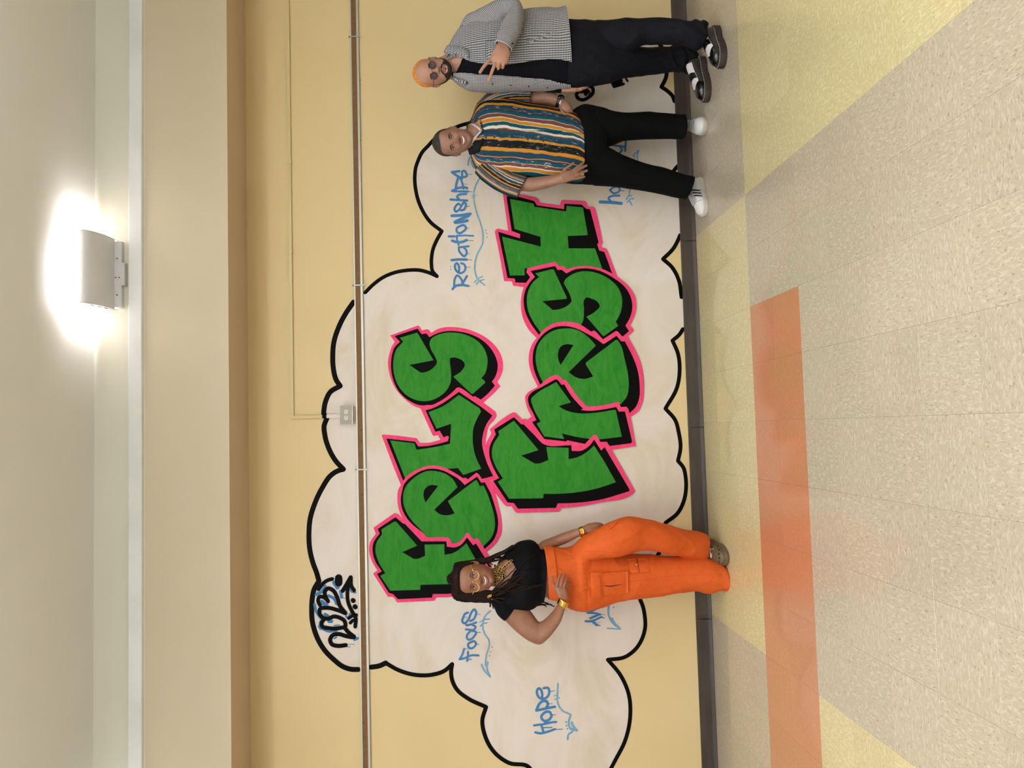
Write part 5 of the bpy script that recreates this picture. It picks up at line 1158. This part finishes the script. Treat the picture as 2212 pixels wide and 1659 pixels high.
hand(g, [(1102, 109, 1076, 92, 0, .021), (1101.5, 118, 1063, 113, .006, .022), (1100, 128, 1059, 127, .008, .022), (1096, 139, 1064, 138, .004, .018)],
     [(h([(480, 760, .005), (370, 850, .012), (220, 1010, .012), (82, 1215, .004)]), .0112), (h([(570, 830, .005), (535, 960, .012), (465, 1140, .012), (350, 1455, .004)]), .0108),
      (h([(680, 880, .005), (655, 1000, .014), (640, 1060, .004), (660, 1040, -.014), (690, 960, -.02)]), .0105), (h([(800, 880, .0), (790, 980, .008), (770, 1050, .0), (780, 1020, -.014), (800, 940, -.02)]), .0095),
      (h([(560, 560, -.01), (470, 700, -.018), (520, 820, -.024), (620, 880, -.024)]), .0105)], d3+.245)
# left arm hangs behind the open shirt, hand beside the thigh
loft(g, [(1040, 192, 1040, 164, d3-.02, .045), (1100, 193, 1100, 166, d3-.03, .042), (1160, 196, 1160, 174, d3-.03, .036), (1215, 199, 1214, 182, d3-.02, .026), (1226, 199.5, 1226, 182, d3-.02, .022)], p=2.0)
hand(g, [(1226, 199.5, 1226, 183, 0, .02), (1236, 199.5, 1237, 182, .002, .02), (1246, 198, 1247, 182, .0, .018)],
     [([(1232, 186, .02), (1240, 183, .03), (1250, 181, .03), (1258, 180, .026)], .009), ([(1244, 185, .01), (1254, 184, .014), (1262, 184, .01), (1269, 183, .0)], .0088), ([(1244, 189, .006), (1255, 188, .01), (1264, 187, .004), (1271, 186, -.006)], .0088),
      ([(1244, 192.5, 0), (1254, 192, .002), (1262, 190.5, -.004), (1268, 189, -.012)], .0085), ([(1242, 196, -.004), (1250, 195.5, -.006), (1257, 194.5, -.012)], .0075)], d3-.02)
man3 = one_skin('person', g, SK_M3)
tag(man3, 'person in checked overshirt and round tinted glasses holding up two fingers', 'person')
h3.face(man3, M_lipM, brow=(.014, .006, .0125), eye=.014, mouth=(.10, .022, .215, .016))
M_orh = MatB('orange_dyed_hair', rgb(222, 134, 36), .75); v = M_orh.coord('Object'); M_orh.col(M_orh.ramp(M_orh.noise(v, 60, 3), [(.35, rgb(206, 112, 22)), (.65, rgb(232, 152, 50))])); M_orh.bump(M_orh.noise(v, 500, 2), .6, .002); M_orh = M_orh.m
def hb3(a):
    a = a % 360; x = abs((a-90+180) % 360-180)
    return itp([(0, .93), (30, .92), (50, .86), (62, .72), (74, .58), (95, .5), (125, .3), (180, .2)], x)[0]
h3.patch('hair', M_orh, man3, hb3, lambda a: 1.0, 0, 360, 16, 90, .012)
M_beard = MatB('black_beard', rgb(20, 15, 14), .7); M_beard.bump(M_beard.noise(M_beard.coord('Object'), 420, 2), .8, .003); M_beard = M_beard.m
def blo(a): x = abs(a-90); return itp([(0, .015), (30, .02), (60, .045), (80, .13), (95, .26)], x)[0]
def bhi(a): x = abs(a-90); return itp([(0, .125), (10, .125), (17, .145), (22, .19), (30, .225), (45, .20), (60, .20), (75, .27), (88, .42), (95, .45)], x)[0]
bd = h3.patch('beard', M_beard, man3, blo, bhi, -3, 183, 12, 80, .016)
g = G()
for sd in (-1, 1): g.tube([h3.P(sd*x, t, .008) for x, t in ((.012, .275), (.05, .272), (.09, .255), (.118, .225), (.128, .185), (.125, .15))], [x*h3.H for x in (.014, .018, .019, .018, .018, .016)], 8, flat=.6)
g.mesh('moustache', M_beard, bd)
g = G(); g.ball(h3.P(0, .165, -.002), (.02*h3.H, .01*h3.H, .022*h3.H), 10, 8, h3.M); g.mesh('soul_patch', M_beard, bd)
# round tinted glasses
M_tint = MatB('purple_tinted_lens', rgb(70, 48, 66), .06, spec=.8); M_tint.b.inputs['Transmission Weight'].default_value = .25; M_tint.b.inputs['Alpha'].default_value = .93; M_tint = M_tint.m
M_frame = MatB('dark_wire_frame', rgb(40, 24, 26), .3, .8).m
gl = G(); g2 = G(); R_ = .082
for sd in (-1, 1):
    c = (sd*.128, -.425, -.025)
    gl.tube([h3.T((c[0]+R_*math.cos(q), c[1]+.02*abs(math.cos(q)), c[2]+R_*math.sin(q))) for q in [2*math.pi*k/28 for k in range(29)]], .0013, 6, cap=False)
    v = [h3.T(c)+h3.M @ Vector((0, -.004*h3.H, 0))] + [h3.T((c[0]+R_*math.cos(q), c[1]+.02*abs(math.cos(q)), c[2]+R_*math.sin(q))) for q in [2*math.pi*k/28 for k in range(28)]]
    g2.add(v, [(0, k+1, (k+1) % 28+1) for k in range(28)])
    gl.tube([h3.T((sd*.205, -.41, .0)), h3.T((sd*.27, -.39, .02)), h3.T((sd*.34, -.25, .03)), h3.T((sd*.345, .02, .03))], .0016, 6)
gl.tube([h3.T((-.05, -.43, -.005)), h3.T((-.02, -.45, .012)), h3.T((.02, -.45, .012)), h3.T((.05, -.43, -.005))], .0013, 6)
go = gl.mesh('glasses', M_frame, man3); go['label'] = 'round glasses with purple tinted lenses'; g2.mesh('lens', M_tint, go)
g = G(); g.ball(h3.T((.335, .0, -.135)), .004); g.ball(h3.T((.34, .01, -.115)), .0028); g.mesh('ear_stud', M_silver, man3)
# black jumper, checked overshirt
M_jum = fabric('black_jumper_knit', rgb(13, 13, 20), rgb(9, 9, 15), .85, .2, 5)
jt = [(976, 168, 970, 110, d3+.01, .078)] + [(a, b-3, c, dd_+(24 if i > 3 else 8), e, t*.93) for i, (a, b, c, dd_, e, t) in enumerate(tor3[1:-1])] + [(1222, 188, 1210, 45, d3, .138)]
cloth('jumper', jt, M_jum, man3, n=64, sub=7, arc=open_front(jt, [(0, 164, 114), (1, 166, 118), (1.5, 160, 124), (1.9, 152, 134), (2.05, 145, 145), (10, 140, 140)]))
def checks():
    m = MatB('black_white_check_fabric', rgb(120, 120, 125), .85, spec=.2)
    uvn = m.n('ShaderNodeUVMap'); s_ = m.n('ShaderNodeSeparateXYZ'); m.l(uvn.outputs[0], s_.inputs[0])
    fu = m.math('FRACT', m.math('MULTIPLY', s_.outputs[0], 118)); fv = m.math('FRACT', m.math('MULTIPLY', s_.outputs[1], 112))
    a = m.math('GREATER_THAN', fu, .34); b = m.math('GREATER_THAN', fv, .34); k = m.math('MULTIPLY', a, b)
    k2 = m.math('ADD', k, m.math('MULTIPLY', m.math('ADD', a, b), .10))
    m.col(m.mix(k2, rgb(196, 192, 196), rgb(14, 14, 24)))
    b1 = m.n('ShaderNodeBump'); b1.inputs['Strength'].default_value = .45; b1.inputs['Distance'].default_value = .02
    m.l(m.noise(m.coord('Object', (1, 1, .6)), 7, 4, .55, 1), b1.inputs['Height']); m.l(b1.outputs[0], m.b.inputs['Normal']); return m.m
M_chk = checks()
OPEN = [(163, 140), (168, 139), (170, 143), (173.5, 152), (177.5, 160), (180, 159.5), (181.5, 153.5), (184.5, 149), (188.5, 151), (191, 156)]
def arc3(si):
    i = min(int(si), 8); t = si-i
    yl = tor3[i][1]*(1-t)+tor3[i+1][1]*t; yr = tor3[i][3]*(1-t)+tor3[i+1][3]*t
    a = OPEN[i][0]*(1-t)+OPEN[i+1][0]*t; b = OPEN[i][1]*(1-t)+OPEN[i+1][1]*t; c = (yl+yr)/2; hw2 = (yl-yr)/2
    fa = max(-.985, min(.985, (c-a)/hw2)); fb = max(-.985, min(.985, (c-b)/hw2))
    A = math.acos(sp(fa, 1.1)); B = math.acos(sp(fb, 1.1))      # front angles of the two edges
    return (A, B+2*math.pi)
ov = cloth('overshirt', tor3, M_chk, man3, n=72, arc=arc3, wr=.008, thick=.005, wf=8, sub=8); BO = bvh(ov)
s3 = [(1030, 82, 992, 62, d3, .09), (1048, 80, 1003, 42, d3+.01, .092), (1064, 78, 1024, 30, d3+.03, .088), (1078, 62, 1052, 15, d3+.06, .080), (1090, 44, 1086, 0, d3+.09, .074), (1097, 36, 1117, 3, d3+.12, .07), (1088, 44, 1130, 22, d3+.145, .066), (1082, 56, 1130, 48, d3+.17, .062), (1076, 72, 1124, 72, d3+.20, .056), (1072, 84, 1114, 92, d3+.225, .048), (1070.5, 91.5, 1105, 108, d3+.24, .044)]
s3 = [(c, e, a, b, dd_, t) if False else (a, b, c, e, dd_, t) for a, b, c, e, dd_, t in s3]
sl3 = cloth('sleeve', s3, M_chk, ov, n=48, wr=.006, wf=11)
cf = [(1075, 70, 1121, 78, d3+.208, .058), (1072, 84, 1113.5, 93, d3+.226, .052), (1069.5, 91.8, 1105.5, 109, d3+.241, .048)]
cloth('cuff', cf, M_chk, sl3, n=40, thick=.006)
M_rim = MatB('pale_cuff_edge', rgb(190, 188, 192), .8).m
g = G(); lp = sections([cf[-1], (cf[-1][0]+1,)+cf[-1][1:]], 1)[0]
c_ = (lp[0]+lp[1])/2; s_ = (lp[1]-lp[0])/2; N_ = Vector((0, -1, 0)); N_ = (N_-s_*(N_.dot(s_)/s_.length_squared)).normalized()
g.tube([c_+s_*math.cos(q)+N_*.048*math.sin(q) for q in [2*math.pi*k/30 for k in range(31)]], .0028, 6, cap=False); g.mesh('cuff_edge', M_rim, sl3)
g = G(); g.ball(W(1107, 94, d3+.275), (.006, .003, .006)); g.mesh('button', M_btn, sl3)
leaf('collar', [((966, 124, .018), (959, 111, .012)), ((972, 118, .022), (968, 101, .010)), ((985, 122, .016), (984, 99, .006)), ((998, 130, .012), (1001, 104, .006)), ((1010, 137, .008), (1013, 109, .006)), ((1012, 139, .006), (1013, 122, .005))], BO, M_chk, ov)
leaf('collar', [((977, 164, .010), (982, 168, .008)), ((985, 167, .010), (990, 176, .006)), ((996, 171, .008), (1001, 183, .005)), ((1008, 174, .006), (1010, 182, .005))], BO, M_chk, ov, dd=d3+.115)
for px, py in ((1064, 181), (1103, 183.5), (1142, 186), (1182, 189)):
    g = G(); g.ball(onto(BO, px, py, .001), (.0055, .0025, .0055)); g.mesh('button', M_btn, ov)
flat_piece('chest_pocket', ((1050, 89), (1084, 88), (1084, 128), (1050, 128)), BO, M_chk, ov, .003)
flat_piece('side_pocket', ((1138, 94), (1191, 77), (1191, 71), (1136, 88)), BO, M_chk, ov, .004)
cloth('sleeve', [(1040, 193, 1040, 163, d3-.02, .049), (1100, 194, 1100, 165, d3-.03, .046), (1160, 196.5, 1160, 173, d3-.03, .040), (1212, 200, 1211, 180.5, d3-.02, .031)], M_jum, ov, n=32)
# ring on the curled finger
g = G(); c = W(1075, 148.5, d3+.268); g.tube([c + Vector((.0115*math.cos(q), -.006+.006*math.sin(q), .004*math.sin(q)-.001)) for q in [math.pi*k/10 for k in range(21)]], .0014, 6, cap=False); g.mesh('gold_ring', M_gold, man3)
# dark trousers
M_dt = fabric('charcoal_trousers_cloth', rgb(24, 23, 29), rgb(19, 18, 24), .8, .55, 6)
def fold3(p, n):
    return .007*ridge(p, 7, 6, 3, .8)*(.5*gs(p.z, .80, .12)+gs(p.z, .47, .12)) + .014*ridge(p, 8, 12, 5, -.8)*gs(p.z, .15, .09) + .004*ridge(p, 12, 4, 8)
t3 = garment('trousers', [Q3, l3R, l3L], M_dt, man3, .0045, fold3)
# thick soled two-tone shoes
M_bl = MatB('black_polished_leather', rgb(14, 12, 13), .22, coat=.4).m; M_br = vary('brown_crepe_sole', rgb(62, 46, 44), rgb(50, 37, 35), 20, .7)
M_wh = MatB('white_smooth_leather', rgb(228, 218, 218), .35).m; M_st = MatB('cream_stitching', rgb(214, 206, 190), .7).m
def creeper(heel, toe, side):
    s = Shoe(heel, toe, .112, [(0, .045), (.03, .075), (.12, .085), (.3, .078), (.45, .066), (.6, .056), (.75, .048), (.88, .043), (.96, .03), (1, .012)], .042)
    g = G(); s.upper(g); o = g.mesh('thick_soled_shoe', M_bl, man3); o['label'] = 'black and white lace-up shoe on a thick brown sole'
    g = G(); s.solemesh(g, 0, .042, 1.1, .012); so = g.mesh('sole', M_br, o)
    g = G(); ol = s.outline(60, 1.075); n = len(ol)
    for i in range(0, n, 2):
        a, b = ol[i], ol[(i+1) % n]; g.tube([s.at(a[0], a[1], .0425), s.at(b[0], b[1], .0425)], .0016, 4)
    g.mesh('stitching', M_st, so)
    lo = lambda b: 30+b*120
    g = G(); s.patch(g, lambda a, b: (.16+a*(.62-.12*abs(2*b-1)**.6), 38+b*104), 16, 14, .0022); vamp = g.mesh('white_vamp', M_wh, o)
    g = G(); s.patch(g, lambda a, b: (.43+a*.15-.04*math.sin(math.pi*b), 40+b*100), 6, 14, .0042); g.mesh('lace_panel', M_bl, vamp)
    g = G()
    for k in range(4): s.lace(g, .445+.035*k, 62, 118, .0022, None, .0065)
    g.tube([s.U(.44, 90, .008), s.U(.42, 75, .022), s.U(.46, 60, .020), s.U(.44, 88, .009)], .0014, 5); g.tube([s.U(.44, 90, .008), s.U(.42, 110, .022), s.U(.47, 122, .018), s.U(.44, 92, .009)], .0014, 5)
    g.mesh('laces', M_btn, o); return o
creeper(FL(1552, 62), FL(1567, 139), 1)
creeper(FL(1522, 128), FL(1533, 214), -1)
